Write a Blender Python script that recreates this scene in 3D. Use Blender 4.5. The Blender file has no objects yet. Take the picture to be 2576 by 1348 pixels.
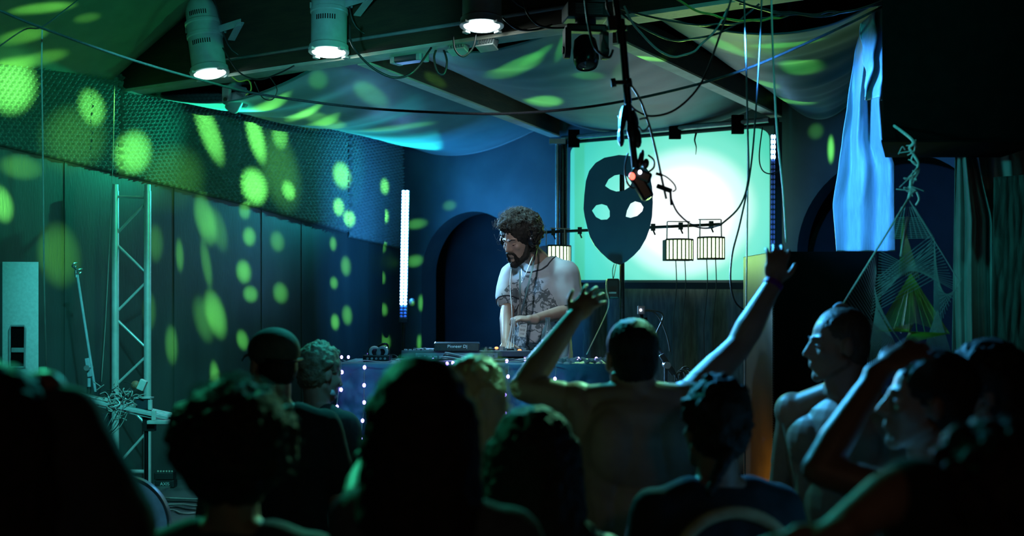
import bpy, bmesh, math, random
from mathutils import Vector, Matrix, noise
random.seed(7)
R = math.radians
SC = bpy.context.scene
COL = SC.collection

# ---------------------------------------------------------------- camera
F, CX, HY, ZC = 3200.0, 1288.0, 800.0, 1.2       # focal length in px, principal column, eye-level row, eye height above the stage
cam_data = bpy.data.cameras.new('camera')
cam_data.sensor_width = 36.0
cam_data.lens = 36.0 * F / 2576.0
cam_data.shift_y = (HY - 674.0) / 2576.0
cam_data.clip_start = 0.05
cam_data.dof.use_dof = True
cam_data.dof.focus_distance = 7.3
cam_data.dof.aperture_fstop = 2.0
cam = bpy.data.objects.new('camera', cam_data)
cam.location = (0, 0, ZC)
cam.rotation_euler = (R(90), 0, 0)
COL.objects.link(cam)
SC.camera = cam

# ---------------------------------------------------------------- view, world
SC.view_settings.view_transform = 'Standard'
SC.view_settings.look = 'None'
SC.view_settings.gamma = 1.0
SC.view_settings.use_curve_mapping = False
SC.view_settings.exposure = 0.15
SC.cycles.max_bounces = 4
SC.cycles.diffuse_bounces = 2
SC.cycles.glossy_bounces = 3
SC.cycles.sample_clamp_indirect = 4.0
SC.cycles.caustics_reflective = False
SC.cycles.caustics_refractive = False
world = bpy.data.worlds.new('world')
SC.world = world
world.use_nodes = True
world.node_tree.nodes['Background'].inputs[0].default_value = (0.003, 0.012, 0.014, 1)
world.node_tree.nodes['Background'].inputs[1].default_value = 0.5


def P(px, py, d):
    return Vector(((px - CX) / F * d, d, ZC + (HY - py) / F * d))


# the room is a rectangle turned by 33 degrees to the view
UL = Vector((0.5513, 0.8343, 0))       # along the left wall, away from the camera
UB = Vector((0.8343, -0.5513, 0))      # along the back wall, to the right
WL0 = Vector((-3.3, 8.2, 0))
WB0 = Vector((-1.01, 11.66, 0))


def hit(px, py, p0, n):
    r = Vector(((px - CX) / F, 1.0, (HY - py) / F))
    c = Vector((0, 0, ZC))
    k = (p0 - c).dot(n) / r.dot(n)
    return c + r * k


def onL(px, py, off=0.0):
    return hit(px, py, WL0 + UB * off, UB)


def onB(px, py, off=0.0):
    return hit(px, py, WB0 - UL * off, UL)


# ---------------------------------------------------------------- lamps of the room and added fill spots
def lamp(name, kind, loc, energy, color, target=None, size=45, blend=0.3, radius=0.03, sx=1.0, sy=1.0, roll=0.0):
    ld = bpy.data.lights.new(name, kind)
    ld.energy = energy
    ld.color = color
    if kind == 'SPOT':
        ld.spot_size = R(size)
        ld.spot_blend = blend
    ld.shadow_soft_size = radius
    o = bpy.data.objects.new(name, ld)
    o.location = loc
    if target is not None:
        q = (Vector(target) - Vector(loc)).to_track_quat('-Z', 'Y')
        o.rotation_euler = (q.to_matrix() @ Matrix.Rotation(R(roll), 3, 'Z')).to_euler()
    o.scale = (sx, sy, 1)
    COL.objects.link(o)
    return o


TEAL = (0.05, 0.85, 0.75)
CYAN = (0.10, 0.75, 1.0)
BLUE = (0.02, 0.20, 1.0)
GREEN = (0.20, 1.0, 0.14)
# front wash over the audience, plus added unseen spots that brighten single pieces
lamp('wash_lamp', 'SPOT', (-0.9, 3.6, 3.25), 210, TEAL, (-3.0, 7.7, 1.1), 38, 0.8, 0.06)
lamp('wash_lamp', 'SPOT', (-0.55, 3.4, 3.25), 215, (0.70, 0.86, 1.0), (0.15, 7.1, 1.25), 22, 0.7, 0.06)
lamp('wash_lamp', 'SPOT', (-0.3, 3.2, 3.25), 420, (0.05, 0.50, 0.75), (-0.25, 6.2, 0.55), 26, 0.8, 0.06)  # added spot to brighten the table front
lamp('wash_lamp', 'SPOT', (1.2, 3.8, 3.25), 60, TEAL, (2.2, 9.0, 1.6), 60, 0.9, 0.06)
lamp('wash_lamp', 'SPOT', (0.45, 4.6, 1.92), 42, (0.05, 0.70, 0.70), (2.1, 5.9, 1.6), 66, 0.9, 0.06)  # added unseen fill for the string pyramid and curtains
lamp('bar_lamp', 'SPOT', (0.8, -3.2, 2.6), 14, (1.0, 0.62, 0.40), (0.3, 3.0, 0.6), 70, 0.9, 0.2)  # invented warm source behind the camera, lifts the backs of the crowd
lamp('wash_lamp', 'SPOT', (-1.2, 4.6, 3.2), 400, (0.10, 0.85, 0.85), P(315, 900, 8.2), 25, 0.8, 0.05)  # added to brighten truss and rail instrument
lamp('wash_lamp', 'SPOT', (-1.0, 4.4, 2.3), 140, (0.10, 0.75, 0.85), P(830, 90, 7.7), 34, 0.8, 0.05)  # added to lift the dark par cans
lamp('wash_lamp', 'SPOT', (-1.2, 4.0, 3.2), 150, (0.15, 0.70, 0.95), P(375, 1250, 6.0), 15, 0.8, 0.05)  # unseen spot added to light the disc
# blue lamp over the right of the stage, raking the hung cloth; the rim spots after it are added
lamp('blue_lamp', 'SPOT', (1.0, 5.6, 2.45), 330, (0.05, 0.33, 1.0), (1.85, 6.75, 2.0), 56, 0.6, 0.05)
lamp('blue_lamp', 'SPOT', (0.15, 5.5, 2.2), 460, (0.06, 0.42, 1.0), (1.2, 3.5, 0.95), 42, 0.8, 0.04)  # added spot, gives the profile faces their blue rim
lamp('green_lamp', 'SPOT', (-1.9, 5.0, 2.5), 190, (0.04, 0.9, 0.45), (-0.75, 2.2, 0.6), 44, 0.8, 0.04)  # added green rim for the crowd at the left
lamp('blue_lamp', 'SPOT', (-0.5, 6.3, 2.7), 170, (0.03, 0.75, 0.72), (-0.4, 3.0, 0.4), 84, 0.9, 0.05)  # added teal rim over the crowd, without a fixture
lamp('green_lamp', 'SPOT', (0.9, 5.5, 2.45), 220, (0.25, 1.0, 0.55), (-0.05, 3.5, 0.9), 26, 0.8, 0.04)  # added to brighten the blond locks
lamp('stage_uplight', 'SPOT', (0.55, 8.3, 0.3), 50, (0.02, 0.60, 0.75), (0.6, 9.0, 2.8), 105, 0.9, 0.05)  # added to light rafter undersides and drapes from below
lamp('amber_lamp', 'SPOT', (1.12, 6.35, 0.25), 16, (1.0, 0.50, 0.02), (1.33, 6.7, 0.5), 100, 0.9, 0.02)


# ---------------------------------------------------------------- mesh builder
class MB:
    def __init__(self):
        self.v = []
        self.f = []

    def add(self, vs, fs):
        o = len(self.v)
        self.v += [Vector(x) for x in vs]
        self.f += [tuple(i + o for i in f) for f in fs]
        return self

    def box(self, c, s, m=None, taper=1.0):
        c = Vector(c)
        vs = []
        for z in (-1, 1):
            k = taper if z > 0 else 1.0
            for x, y in ((-1, -1), (1, -1), (1, 1), (-1, 1)):
                p = Vector((x * s[0] / 2 * k, y * s[1] / 2 * k, z * s[2] / 2))
                vs.append(c + (m @ p if m else p))
        return self.add(vs, [(3, 2, 1, 0), (4, 5, 6, 7), (0, 1, 5, 4), (1, 2, 6, 5), (2, 3, 7, 6), (3, 0, 4, 7)])

    def bar(self, p0, p1, w, h):
        """a box running from p0 to p1, w wide and h high"""
        p0, p1 = Vector(p0), Vector(p1)
        d = p1 - p0
        q = d.to_track_quat('Y', 'Z').to_matrix()
        return self.box((p0 + p1) / 2, (w, d.length, h), q)

    def cyl(self, p0, p1, r0, r1=None, n=12, caps=True):
        p0, p1 = Vector(p0), Vector(p1)
        r1 = r0 if r1 is None else r1
        q = (p1 - p0).to_track_quat('Z', 'Y').to_matrix()
        vs = []
        for p, r in ((p0, r0), (p1, r1)):
            for i in range(n):
                a = 2 * math.pi * i / n
                vs.append(p + q @ Vector((r * math.cos(a), r * math.sin(a), 0)))
        fs = [(i, (i + 1) % n, n + (i + 1) % n, n + i) for i in range(n)]
        if caps:
            fs += [tuple(range(n - 1, -1, -1)), tuple(range(n, 2 * n))]
        return self.add(vs, fs)

    def lathe(self, p0, axis, prof, n=20):
        """prof: list of (radius, height) along axis from p0"""
        p0 = Vector(p0)
        q = Vector(axis).to_track_quat('Z', 'Y').to_matrix()
        vs, fs = [], []
        for r, h in prof:
            for i in range(n):
                a = 2 * math.pi * i / n
                vs.append(p0 + q @ Vector((r * math.cos(a), r * math.sin(a), h)))
        for k in range(len(prof) - 1):
            for i in range(n):
                j = (i + 1) % n
                fs.append((k * n + i, k * n + j, (k + 1) * n + j, (k + 1) * n + i))
        return self.add(vs, fs)

    def tube(self, pts, r, n=6, taper=None):
        pts = [Vector(p) for p in pts]
        vs, fs = [], []
        m = len(pts)
        ref = Vector((0.3, 0.9, 0.2))
        for k, p in enumerate(pts):
            t = pts[min(k + 1, m - 1)] - pts[max(k - 1, 0)]
            if t.length < 1e-9:
                t = Vector((0, 0, 1))
            t.normalize()
            a = t.cross(ref)
            if a.length < 0.05:
                a = t.cross(Vector((1, 0, 0)))
            a.normalize()
            b = t.cross(a)
            rr = r if taper is None else r + (taper - r) * k / max(1, m - 1)
            for i in range(n):
                an = 2 * math.pi * i / n
                vs.append(p + a * (rr * math.cos(an)) + b * (rr * math.sin(an)))
        for k in range(m - 1):
            for i in range(n):
                j = (i + 1) % n
                fs.append((k * n + i, k * n + j, (k + 1) * n + j, (k + 1) * n + i))
        fs += [tuple(range(n - 1, -1, -1)), tuple(range((m - 1) * n, m * n))]
        return self.add(vs, fs)

    def ell(self, c, rad, m=None, nu=14, nv=9):
        c = Vector(c)
        vs, fs = [], []
        for j in range(1, nv):
            th = math.pi * j / nv
            for i in range(nu):
                a = 2 * math.pi * i / nu
                p = Vector((rad[0] * math.sin(th) * math.cos(a), rad[1] * math.sin(th) * math.sin(a), rad[2] * math.cos(th)))
                vs.append(c + (m @ p if m else p))
        top = len(vs)
        for z in (1, -1):
            p = Vector((0, 0, rad[2] * z))
            vs.append(c + (m @ p if m else p))
        for j in range(nv - 2):
            for i in range(nu):
                k = (i + 1) % nu
                fs.append((j * nu + i, (j + 1) * nu + i, (j + 1) * nu + k, j * nu + k))
        for i in range(nu):
            k = (i + 1) % nu
            fs.append((top, i, k))
            fs.append((top + 1, (nv - 2) * nu + k, (nv - 2) * nu + i))
        return self.add(vs, fs)

    def cap(self, p0, p1, r0, r1=None, n=12):
        """capsule with a taper"""
        p0, p1 = Vector(p0), Vector(p1)
        r1 = r0 if r1 is None else r1
        d = p1 - p0
        L = max(d.length, 1e-5)
        prof = []
        for k in range(1, 5):
            a = math.pi / 2 * k / 4
            prof.append((r0 * math.sin(a), -r0 * math.cos(a)))
        for k in range(4):
            a = math.pi / 2 * k / 4
            prof.append((r1 * math.cos(a), L + r1 * math.sin(a)))
        q = d.to_track_quat('Z', 'Y').to_matrix() if d.length > 1e-6 else Matrix.Identity(3)
        vs, fs = [], []
        for r, h in prof:
            for i in range(n):
                an = 2 * math.pi * i / n
                vs.append(p0 + q @ Vector((r * math.cos(an), r * math.sin(an), h)))
        for k in range(len(prof) - 1):
            for i in range(n):
                j = (i + 1) % n
                fs.append((k * n + i, k * n + j, (k + 1) * n + j, (k + 1) * n + i))
        m = len(vs)
        vs += [p0 + q @ Vector((0, 0, -r0)), p0 + q @ Vector((0, 0, L + r1))]
        for i in range(n):
            j = (i + 1) % n
            fs.append((m, j, i))
            fs.append((m + 1, (len(prof) - 1) * n + i, (len(prof) - 1) * n + j))
        return self.add(vs, fs)

    def grid(self, fn, nu, nv):
        """surface fn(u, v), u and v from 0 to 1"""
        vs = [fn(i / nu, j / nv) for j in range(nv + 1) for i in range(nu + 1)]
        w = nu + 1
        fs = [(j * w + i, j * w + i + 1, (j + 1) * w + i + 1, (j + 1) * w + i) for j in range(nv) for i in range(nu)]
        return self.add(vs, fs)

    def prism(self, outline, vec):
        """flat outline (list of points) pushed along vec"""
        n = len(outline)
        o = [Vector(p) for p in outline]
        vs = o + [p + Vector(vec) for p in o]
        fs = [tuple(range(n - 1, -1, -1)), tuple(range(n, 2 * n))]
        fs += [(i, (i + 1) % n, n + (i + 1) % n, n + i) for i in range(n)]
        return self.add(vs, fs)

    def build(self, name, mat, parent=None, smooth=False, thick=0.0, bevel=0.0):
        off = parent_world(parent)
        me = bpy.data.meshes.new(name)
        me.from_pydata([v - off for v in self.v], [], self.f)
        me.validate()
        me.update()
        o = bpy.data.objects.new(name, me)
        COL.objects.link(o)
        me.materials.append(M[mat])
        if smooth:
            me.shade_smooth()
            if smooth == 'auto':
                me.set_sharp_from_angle(angle=R(40))
        if parent is not None:
            o.parent = parent
        if thick:
            md = o.modifiers.new('thickness', 'SOLIDIFY')
            md.thickness = thick
            md.offset = 0
        if bevel:
            md = o.modifiers.new('bevel', 'BEVEL')
            md.width = bevel
            md.segments = 2
            md.limit_method = 'ANGLE'
        return o


def parent_world(o):
    off = Vector((0, 0, 0))
    while o is not None:
        off = off + o.location
        o = o.parent
    return off


def thing(name, label, cat, loc, group=None):
    o = bpy.data.objects.new(name, None)
    o.empty_display_size = 0.1
    o.location = loc
    COL.objects.link(o)
    return tag(o, label, cat, group)


def tag(o, label, cat, group=None, kind=None):
    o['label'] = label
    o['category'] = cat
    if group:
        o['group'] = group
    if kind:
        o['kind'] = kind
    return o


def structure(o, label=None):
    o['kind'] = 'structure'
    if label:
        o['label'] = label
    return o


def text_mesh(name, body, mat, parent, center, xdir, up, height, depth=0.0006, squash=1.0):
    cu = bpy.data.curves.new(name, 'FONT')
    cu.body = body
    cu.align_x = 'CENTER'
    cu.align_y = 'CENTER'
    cu.size = 1.0
    cu.extrude = 0.02
    tmp = bpy.data.objects.new(name, cu)
    COL.objects.link(tmp)
    dg = bpy.context.evaluated_depsgraph_get()
    me = bpy.data.meshes.new_from_object(tmp.evaluated_get(dg))
    COL.objects.unlink(tmp)
    bpy.data.objects.remove(tmp)
    xd, u = Vector(xdir).normalized(), Vector(up).normalized()
    nrm = xd.cross(u)
    off = parent_world(parent)
    for v in me.vertices:
        c = v.co
        v.co = Vector(center) - off + xd * (c.x * height * squash) + u * (c.y * height) + nrm * (c.z / 0.02 * depth)
    me.materials.clear()
    me.materials.append(M[mat])
    o = bpy.data.objects.new(name, me)
    COL.objects.link(o)
    o.parent = parent
    return o


def catenary(p0, p1, sag, n=14, wob=0.0):
    p0, p1 = Vector(p0), Vector(p1)
    out = []
    for i in range(n + 1):
        t = i / n
        p = p0.lerp(p1, t)
        p.z -= sag * 4 * t * (1 - t)
        if wob and 0 < i < n:
            p += Vector((random.uniform(-wob, wob), random.uniform(-wob, wob), random.uniform(-wob, wob)))
        out.append(p)
    return out


def spline(pts, n=6):
    pts = [Vector(p) for p in pts]
    out = []
    for i in range(len(pts) - 1):
        a, b = pts[i], pts[i + 1]
        pa, pb = pts[max(i - 1, 0)], pts[min(i + 2, len(pts) - 1)]
        for k in range(n):
            t = k / n
            out.append(0.5 * ((2 * a) + (b - pa) * t + (2 * pa - 5 * a + 4 * b - pb) * t * t + (3 * a - pa - 3 * b + pb) * t ** 3))
    out.append(pts[-1])
    return out


# ---------------------------------------------------------------- materials
M = {}


def mat(name, c1, c2=None, scale=8.0, rough=0.6, metal=0.0, bump=0.0, bscale=None, coat=0.0, sheen=0.0, stretch=(1, 1, 1), detail=4.0, trans=0.0, spec=0.5):
    m = bpy.data.materials.new(name)
    m.use_nodes = True
    nt = m.node_tree
    b = nt.nodes['Principled BSDF']
    b.inputs['Roughness'].default_value = rough
    b.inputs['Metallic'].default_value = metal
    b.inputs['Coat Weight'].default_value = coat
    b.inputs['Sheen Weight'].default_value = sheen
    b.inputs['Specular IOR Level'].default_value = spec
    if trans:
        b.inputs['Transmission Weight'].default_value = trans
    c2 = c2 or tuple(x * 0.75 for x in c1)
    tc = nt.nodes.new('ShaderNodeTexCoord')
    mp = nt.nodes.new('ShaderNodeMapping')
    mp.inputs['Scale'].default_value = stretch
    nz = nt.nodes.new('ShaderNodeTexNoise')
    nz.inputs['Scale'].default_value = scale
    nz.inputs['Detail'].default_value = detail
    rp = nt.nodes.new('ShaderNodeValToRGB')
    rp.color_ramp.elements[0].position = 0.35
    rp.color_ramp.elements[1].position = 0.65
    rp.color_ramp.elements[0].color = (*c1, 1)
    rp.color_ramp.elements[1].color = (*c2, 1)
    L = nt.links.new
    L(tc.outputs['Object'], mp.inputs['Vector'])
    L(mp.outputs['Vector'], nz.inputs['Vector'])
    L(nz.outputs['Fac'], rp.inputs['Fac'])
    L(rp.outputs['Color'], b.inputs['Base Color'])
    if bump:
        n2 = nt.nodes.new('ShaderNodeTexNoise')
        n2.inputs['Scale'].default_value = bscale or scale * 4
        n2.inputs['Detail'].default_value = 5
        bp = nt.nodes.new('ShaderNodeBump')
        bp.inputs['Strength'].default_value = bump
        bp.inputs['Distance'].default_value = 0.01
        L(mp.outputs['Vector'], n2.inputs['Vector'])
        L(n2.outputs['Fac'], bp.inputs['Height'])
        L(bp.outputs['Normal'], b.inputs['Normal'])
    M[name] = m
    return m


def glow(name, color, strength):
    m = bpy.data.materials.new(name)
    m.use_nodes = True
    nt = m.node_tree
    b = nt.nodes['Principled BSDF']
    b.inputs['Base Color'].default_value = (*color, 1)
    b.inputs['Emission Color'].default_value = (*color, 1)
    b.inputs['Emission Strength'].default_value = strength
    M[name] = m
    return m


mat('wall_paint', (0.045, 0.055, 0.055), (0.028, 0.036, 0.038), 2.2, 0.42, bump=0.12, bscale=30, stretch=(2.5, 2.5, 0.5))
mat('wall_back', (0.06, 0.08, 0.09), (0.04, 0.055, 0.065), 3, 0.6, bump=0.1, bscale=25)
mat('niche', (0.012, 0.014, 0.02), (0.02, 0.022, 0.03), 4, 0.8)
mat('foam', (0.16, 0.19, 0.19), (0.12, 0.14, 0.14), 40, 0.8)
mat('stage_floor', (0.10, 0.11, 0.11), (0.06, 0.065, 0.07), 6, 0.45, bump=0.1)
mat('floor', (0.02, 0.02, 0.022), (0.03, 0.03, 0.03), 5, 0.6)
mat('dark_wood', (0.055, 0.030, 0.016), (0.030, 0.017, 0.010), 5, 0.65, bump=0.2, stretch=(1, 1, 6))
mat('raw_wood', (0.62, 0.56, 0.48), (0.50, 0.44, 0.36), 9, 0.6, bump=0.25, stretch=(1, 1, 4))  # pale tone carries the light on beam and rafter undersides; also knobs
mat('ceiling_board', (0.012, 0.012, 0.012), (0.02, 0.018, 0.016), 3, 0.9)
mat('drape', (0.025, 0.13, 0.14), (0.018, 0.09, 0.10), 6, 0.5, sheen=0.3)
mat('drape_front', (0.30, 0.30, 0.20), (0.24, 0.25, 0.17), 5, 0.6, bump=0.2, bscale=140)
mat('velvet', (0.42, 0.50, 0.55), (0.32, 0.40, 0.45), 30, 0.5, bump=0.25, bscale=120, sheen=0.5, stretch=(3, 3, 0.3))
mat('sheer', (0.35, 0.42, 0.42), (0.25, 0.30, 0.30), 8, 0.7, sheen=0.4)
mat('rough_cloth', (0.10, 0.13, 0.12), (0.05, 0.07, 0.065), 14, 0.8, bump=0.4, stretch=(3, 3, 0.5))
mat('black', (0.006, 0.006, 0.007), (0.010, 0.010, 0.011), 20, 0.5)
mat('matte_black', (0.003, 0.003, 0.003), (0.004, 0.004, 0.004), 20, 0.95, spec=0.03)
mat('gloss_black', (0.010, 0.010, 0.012), (0.015, 0.015, 0.018), 20, 0.22)
mat('satin_metal', (0.55, 0.57, 0.58), (0.45, 0.47, 0.48), 30, 0.32, 0.9)
mat('aluminium', (0.72, 0.74, 0.76), (0.64, 0.66, 0.68), 25, 0.30, 0.35)
mat('par_shell', (0.60, 0.63, 0.65), (0.52, 0.55, 0.57), 18, 0.35, 0.35)
mat('grey_plastic', (0.30, 0.32, 0.33), (0.24, 0.26, 0.27), 20, 0.5)
mat('white_plastic', (0.62, 0.62, 0.60), (0.5, 0.5, 0.5), 20, 0.45)
mat('speaker_side', (0.60, 0.62, 0.63), (0.52, 0.54, 0.55), 60, 0.45, bump=0.1, bscale=300)
mat('cable', (0.015, 0.015, 0.018), (0.03, 0.03, 0.03), 20, 0.35)
mat('pale_cable', (0.35, 0.36, 0.34), (0.28, 0.29, 0.27), 20, 0.45)
mat('rope', (0.05, 0.055, 0.06), (0.03, 0.03, 0.035), 80, 0.8)
mat('white_rope', (0.7, 0.7, 0.7), (0.5, 0.5, 0.5), 80, 0.7)
mat('thread', (0.42, 0.46, 0.46), (0.34, 0.38, 0.38), 30, 0.6)
mat('lime_thread', (0.24, 0.36, 0.04), (0.18, 0.28, 0.03), 30, 0.5)  # lime threads; on cables the tone stands in for green light
mat('table_cloth', (0.035, 0.14, 0.20), (0.025, 0.10, 0.15), 10, 0.55, bump=0.15, bscale=40)
mat('table_wood', (0.12, 0.09, 0.06), None, 10, 0.6)
mat('device_blue', (0.03, 0.035, 0.05), (0.04, 0.045, 0.06), 20, 0.35)
mat('device_panel', (0.22, 0.22, 0.26), (0.18, 0.18, 0.22), 30, 0.4)
mat('knob', (0.25, 0.28, 0.28), (0.18, 0.2, 0.2), 30, 0.4)
mat('clear_plastic', (0.7, 0.8, 0.8), (0.6, 0.7, 0.7), 30, 0.15, trans=0.6)
mat('glass', (0.5, 0.7, 0.75), (0.4, 0.6, 0.65), 10, 0.06, trans=0.8)
mat('mask_board', (0.03, 0.10, 0.18), (0.04, 0.12, 0.20), 5, 0.7, bump=0.2, bscale=14)
mat('screen_frame', (0.01, 0.01, 0.012), None, 10, 0.6)
mat('leather', (0.35, 0.16, 0.09), (0.22, 0.09, 0.05), 12, 0.5)
mat('drum_side', (0.035, 0.024, 0.013), (0.025, 0.017, 0.010), 8, 0.4, spec=0.3)
mat('blue_disc', (0.34, 0.40, 0.48), (0.28, 0.33, 0.40), 30, 0.4, bump=0.05)
mat('letter_white', (0.8, 0.8, 0.8), None, 10, 0.5)
mat('letter_black', (0.01, 0.01, 0.01), None, 10, 0.6)
mat('badge_card', (0.75, 0.78, 0.76), (0.7, 0.73, 0.71), 10, 0.4)
glow('led_blue', (0.25, 0.55, 1.0), 28.0)
glow('led_dim', (0.10, 0.25, 0.8), 0.12)
glow('par_lens', (0.75, 1.0, 0.98), 14.0)
glow('par_lens_dim', (0.6, 0.95, 0.95), 4.0)
glow('derby_lens', (0.72, 1.0, 0.55), 2.3)
glow('fairy_bulb', (0.34, 0.22, 1.0), 16.0)
glow('red_led', (1.0, 0.12, 0.08), 3.0)
glow('orange_led', (1.0, 0.18, 0.05), 4.0)
glow('white_led', (0.7, 0.8, 1.0), 6.0)
# ================================================================ the setting
ZA = -0.58                     # audience floor
# stage deck and audience floor
structure(MB().box((0, 9.3, -0.3), (14, 7.8, 0.6)).build('floor', 'stage_floor'), 'dark boarded stage floor')
structure(MB().box((0, 1.0, ZA - 0.05), (16, 9.2, 0.1)).build('floor_2', 'floor'), 'dark audience floor below the stage')

# left wall with acoustic foam
corner = WL0 + UL * ((WB0 - WL0).dot(UL))
wl = MB()
a, b = WL0 - UL * 6.0, corner
back = -UB * 0.15
for q0, q1 in ((a, b),):
    wl.prism([q0, q1, q1 + Vector((0, 0, 3.7)), q0 + Vector((0, 0, 3.7))], back)
wall_left = structure(wl.build('wall_left', 'wall_paint'), 'dark painted wall beside the stage')
# boards of the wall: seams stand proud as thin battens
for px in (165, 440, 660, 760, 930):
    p = onL(px, 700)
    p.z = 0
    MB().prism([p - UL * 0.012, p + UL * 0.012, p + UL * 0.012 + Vector((0, 0, 2.3)), p - UL * 0.012 + Vector((0, 0, 2.3))], UB * 0.006).build('batten', 'wall_paint', wall_left)


def foam_panel(px0, px1, y0, y1, ztop, ph, tilt=0.0):
    a, b = onL(px0, y0), onL(px1, y1)
    s0, s1 = (a - WL0).dot(UL), (b - WL0).dot(UL)
    pu, pz = 0.044, 0.052
    nu = int((s1 - s0) / 0.0068)
    nv = int((ztop - min(a.z, b.z)) / 0.0068)

    def fn(u, v):
        s = s0 + (s1 - s0) * u
        zb = a.z + (b.z - a.z) * u
        if v == 0:
            return WL0 + UL * s + Vector((0, 0, zb))
        z = zb + (ztop - zb) * (v - 1 / nv) / (1 - 1 / nv)
        edge = min(1.0, (z - zb) / 0.012, (s - s0) / 0.01 + 0.15, (s1 - s) / 0.01 + 0.15)
        sr = s * math.cos(tilt) + z * math.sin(tilt)
        zr = z * math.cos(tilt) - s * math.sin(tilt)
        h = (0.5 + 0.5 * math.cos(2 * math.pi * sr / pu + ph) * math.cos(2 * math.pi * zr / pz)) ** 1.4
        lump = 0.012 * noise.noise(Vector((s * 1.7, z * 1.7, ph)))
        off = 0.012 + max(0, edge) * (0.012 + 0.048 * h + lump)
        return WL0 + UL * s + UB * off + Vector((0, 0, z))
    MB().grid(fn, nu, nv).build('foam_panel', 'foam', wall_left, smooth=True)


foam_panel(-90, 292, 346, 438, 2.95, 0.0, 0.10)
foam_panel(294, 597, 439, 512, 2.92, 1.0, 0.16)
foam_panel(599, 868, 512, 586, 2.90, 2.0, 0.08)
foam_panel(874, 1006, 597, 627, 2.86, 0.6, 0.22)

# back wall with two round-headed arches and dark niches behind them
ARCH = [(0.067 * 3.356, 0.56, 1.58), (1.127 * 3.356, 0.72, 1.68)]


def wall_back_mesh():
    mb = MB()
    H = 3.7
    S = [0.0]
    for s0, r, zs in ARCH:
        for i in range(33):
            S.append(s0 + r - r * math.cos(math.pi * i / 32))
    S.append(12.5)

    def opening(s):
        for s0, r, zs in ARCH:
            if s0 - 1e-6 <= s <= s0 + 2 * r + 1e-6:
                x = s - s0 - r
                return zs + math.sqrt(max(0, r * r - x * x))
        return None
    for i in range(len(S) - 1):
        s, t = S[i], S[i + 1]
        mid = (s + t) / 2
        p, q = WB0 + UB * s, WB0 + UB * t
        Z = lambda z: Vector((0, 0, z))
        inside = opening(mid) is not None
        z0, z1 = (opening(s) or 0, opening(t) or 0) if inside else (0, 0)
        th = UL * 0.22
        mb.add([p + Z(z0), q + Z(z1), q + Z(H), p + Z(H)], [(0, 1, 2, 3)])
        if inside:
            mb.add([p + Z(z0), q + Z(z1), q + Z(z1) + th, p + Z(z0) + th], [(3, 2, 1, 0)])
    for s0, r, zs in ARCH:
        for s in (s0, s0 + 2 * r):
            p = WB0 + UB * s
            mb.add([p, p + UL * 0.22, p + UL * 0.22 + Vector((0, 0, zs)), p + Vector((0, 0, zs))], [(0, 1, 2, 3)])
    return mb


wall_back = structure(wall_back_mesh().build('wall_back', 'wall_back'), 'dark back wall with round arches')
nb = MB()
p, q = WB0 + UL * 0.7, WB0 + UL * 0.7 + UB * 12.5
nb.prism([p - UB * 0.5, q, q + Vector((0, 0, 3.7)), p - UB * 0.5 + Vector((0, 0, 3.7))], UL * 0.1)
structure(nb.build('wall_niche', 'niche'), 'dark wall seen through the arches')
# right wall (beyond the frame) and ceiling
p = WB0 + UB * 12.5
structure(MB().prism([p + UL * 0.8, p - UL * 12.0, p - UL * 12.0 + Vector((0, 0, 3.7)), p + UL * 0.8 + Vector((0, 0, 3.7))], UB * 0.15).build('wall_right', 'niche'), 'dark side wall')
c0 = WB0 + UL * 0.9 - UB * 0.6
structure(MB().prism([c0, c0 + UB * 13.4, c0 + UB * 13.4 - UL * 13, c0 - UL * 13], Vector((0, 0, 0.1))).build('ceiling', 'ceiling_board'), 'dark boarded ceiling')
bpy.data.objects['ceiling'].location.z = 3.62

# heavy timber beam and two rafters
B0 = Vector((-2.777, 8.99, 0))


def beam_at(u, z=0.0, fwd=0.0):
    return B0 + UB * (u * 3.356) - UL * fwd + Vector((0, 0, z))


bm_ = MB()
zb = 2.815
prof0 = [beam_at(-0.03, zb), beam_at(1.75, zb), beam_at(1.75, zb + 0.62), beam_at(0.33, zb + 0.62), beam_at(0.20, zb + 0.40), beam_at(-0.03, zb + 0.16)]
bm_.prism(prof0, UL * 0.16)
beam = tag(bm_.build('timber_beam', 'dark_wood', bevel=0.006), 'heavy dark timber beam carrying the lamps across the stage', 'beam')
# pale strip painting in the light under the beam and a cable rail along its face
MB().prism([beam_at(-0.02, zb - 0.022, -0.003), beam_at(1.75, zb - 0.022, -0.003), beam_at(1.75, zb - 0.001, -0.003), beam_at(-0.02, zb - 0.001, -0.003)], UL * 0.15).build('soffit_board', 'raw_wood', beam)
MB().cyl(beam_at(0.30, zb + 0.085, 0.012), beam_at(1.7, zb + 0.085, 0.012), 0.011, n=8).build('cable_rail', 'grey_plastic', beam, smooth=True)


def rafter(p0, p1, label):
    d = (p1 - p0).normalized()
    side = d.cross(Vector((0, 0, 1))).normalized()
    w = 0.045
    o = MB().prism([p0 - side * w, p0 + side * w, p0 + side * w + Vector((0, 0, 0.17)), p0 - side * w + Vector((0, 0, 0.17))], p1 - p0).build('rafter', 'dark_wood', bevel=0.004)
    tag(o, label, 'rafter')
    MB().prism([p0 - side * w * 0.98 - Vector((0, 0, 0.012)), p0 + side * w * 0.98 - Vector((0, 0, 0.012)), p0 + side * w * 0.98, p0 - side * w * 0.98], p1 - p0).build('soffit_board', 'raw_wood', o)  # lit lower face of the rafter, painted by a pale strip
    return o


R1a, R1b = Vector((-0.93, 7.97, 2.80)), Vector((0.36, 10.70, 2.735))
R2a, R2b = Vector((0.60, 7.08, 2.735)), Vector((2.0, 9.62, 2.73))
rafter(R1a, R1b, 'timber rafter running from the beam to the metal post of the lit screen')
rafter(R2a, R2b, 'timber rafter ending above the screen corner with the short lit bar')


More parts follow.
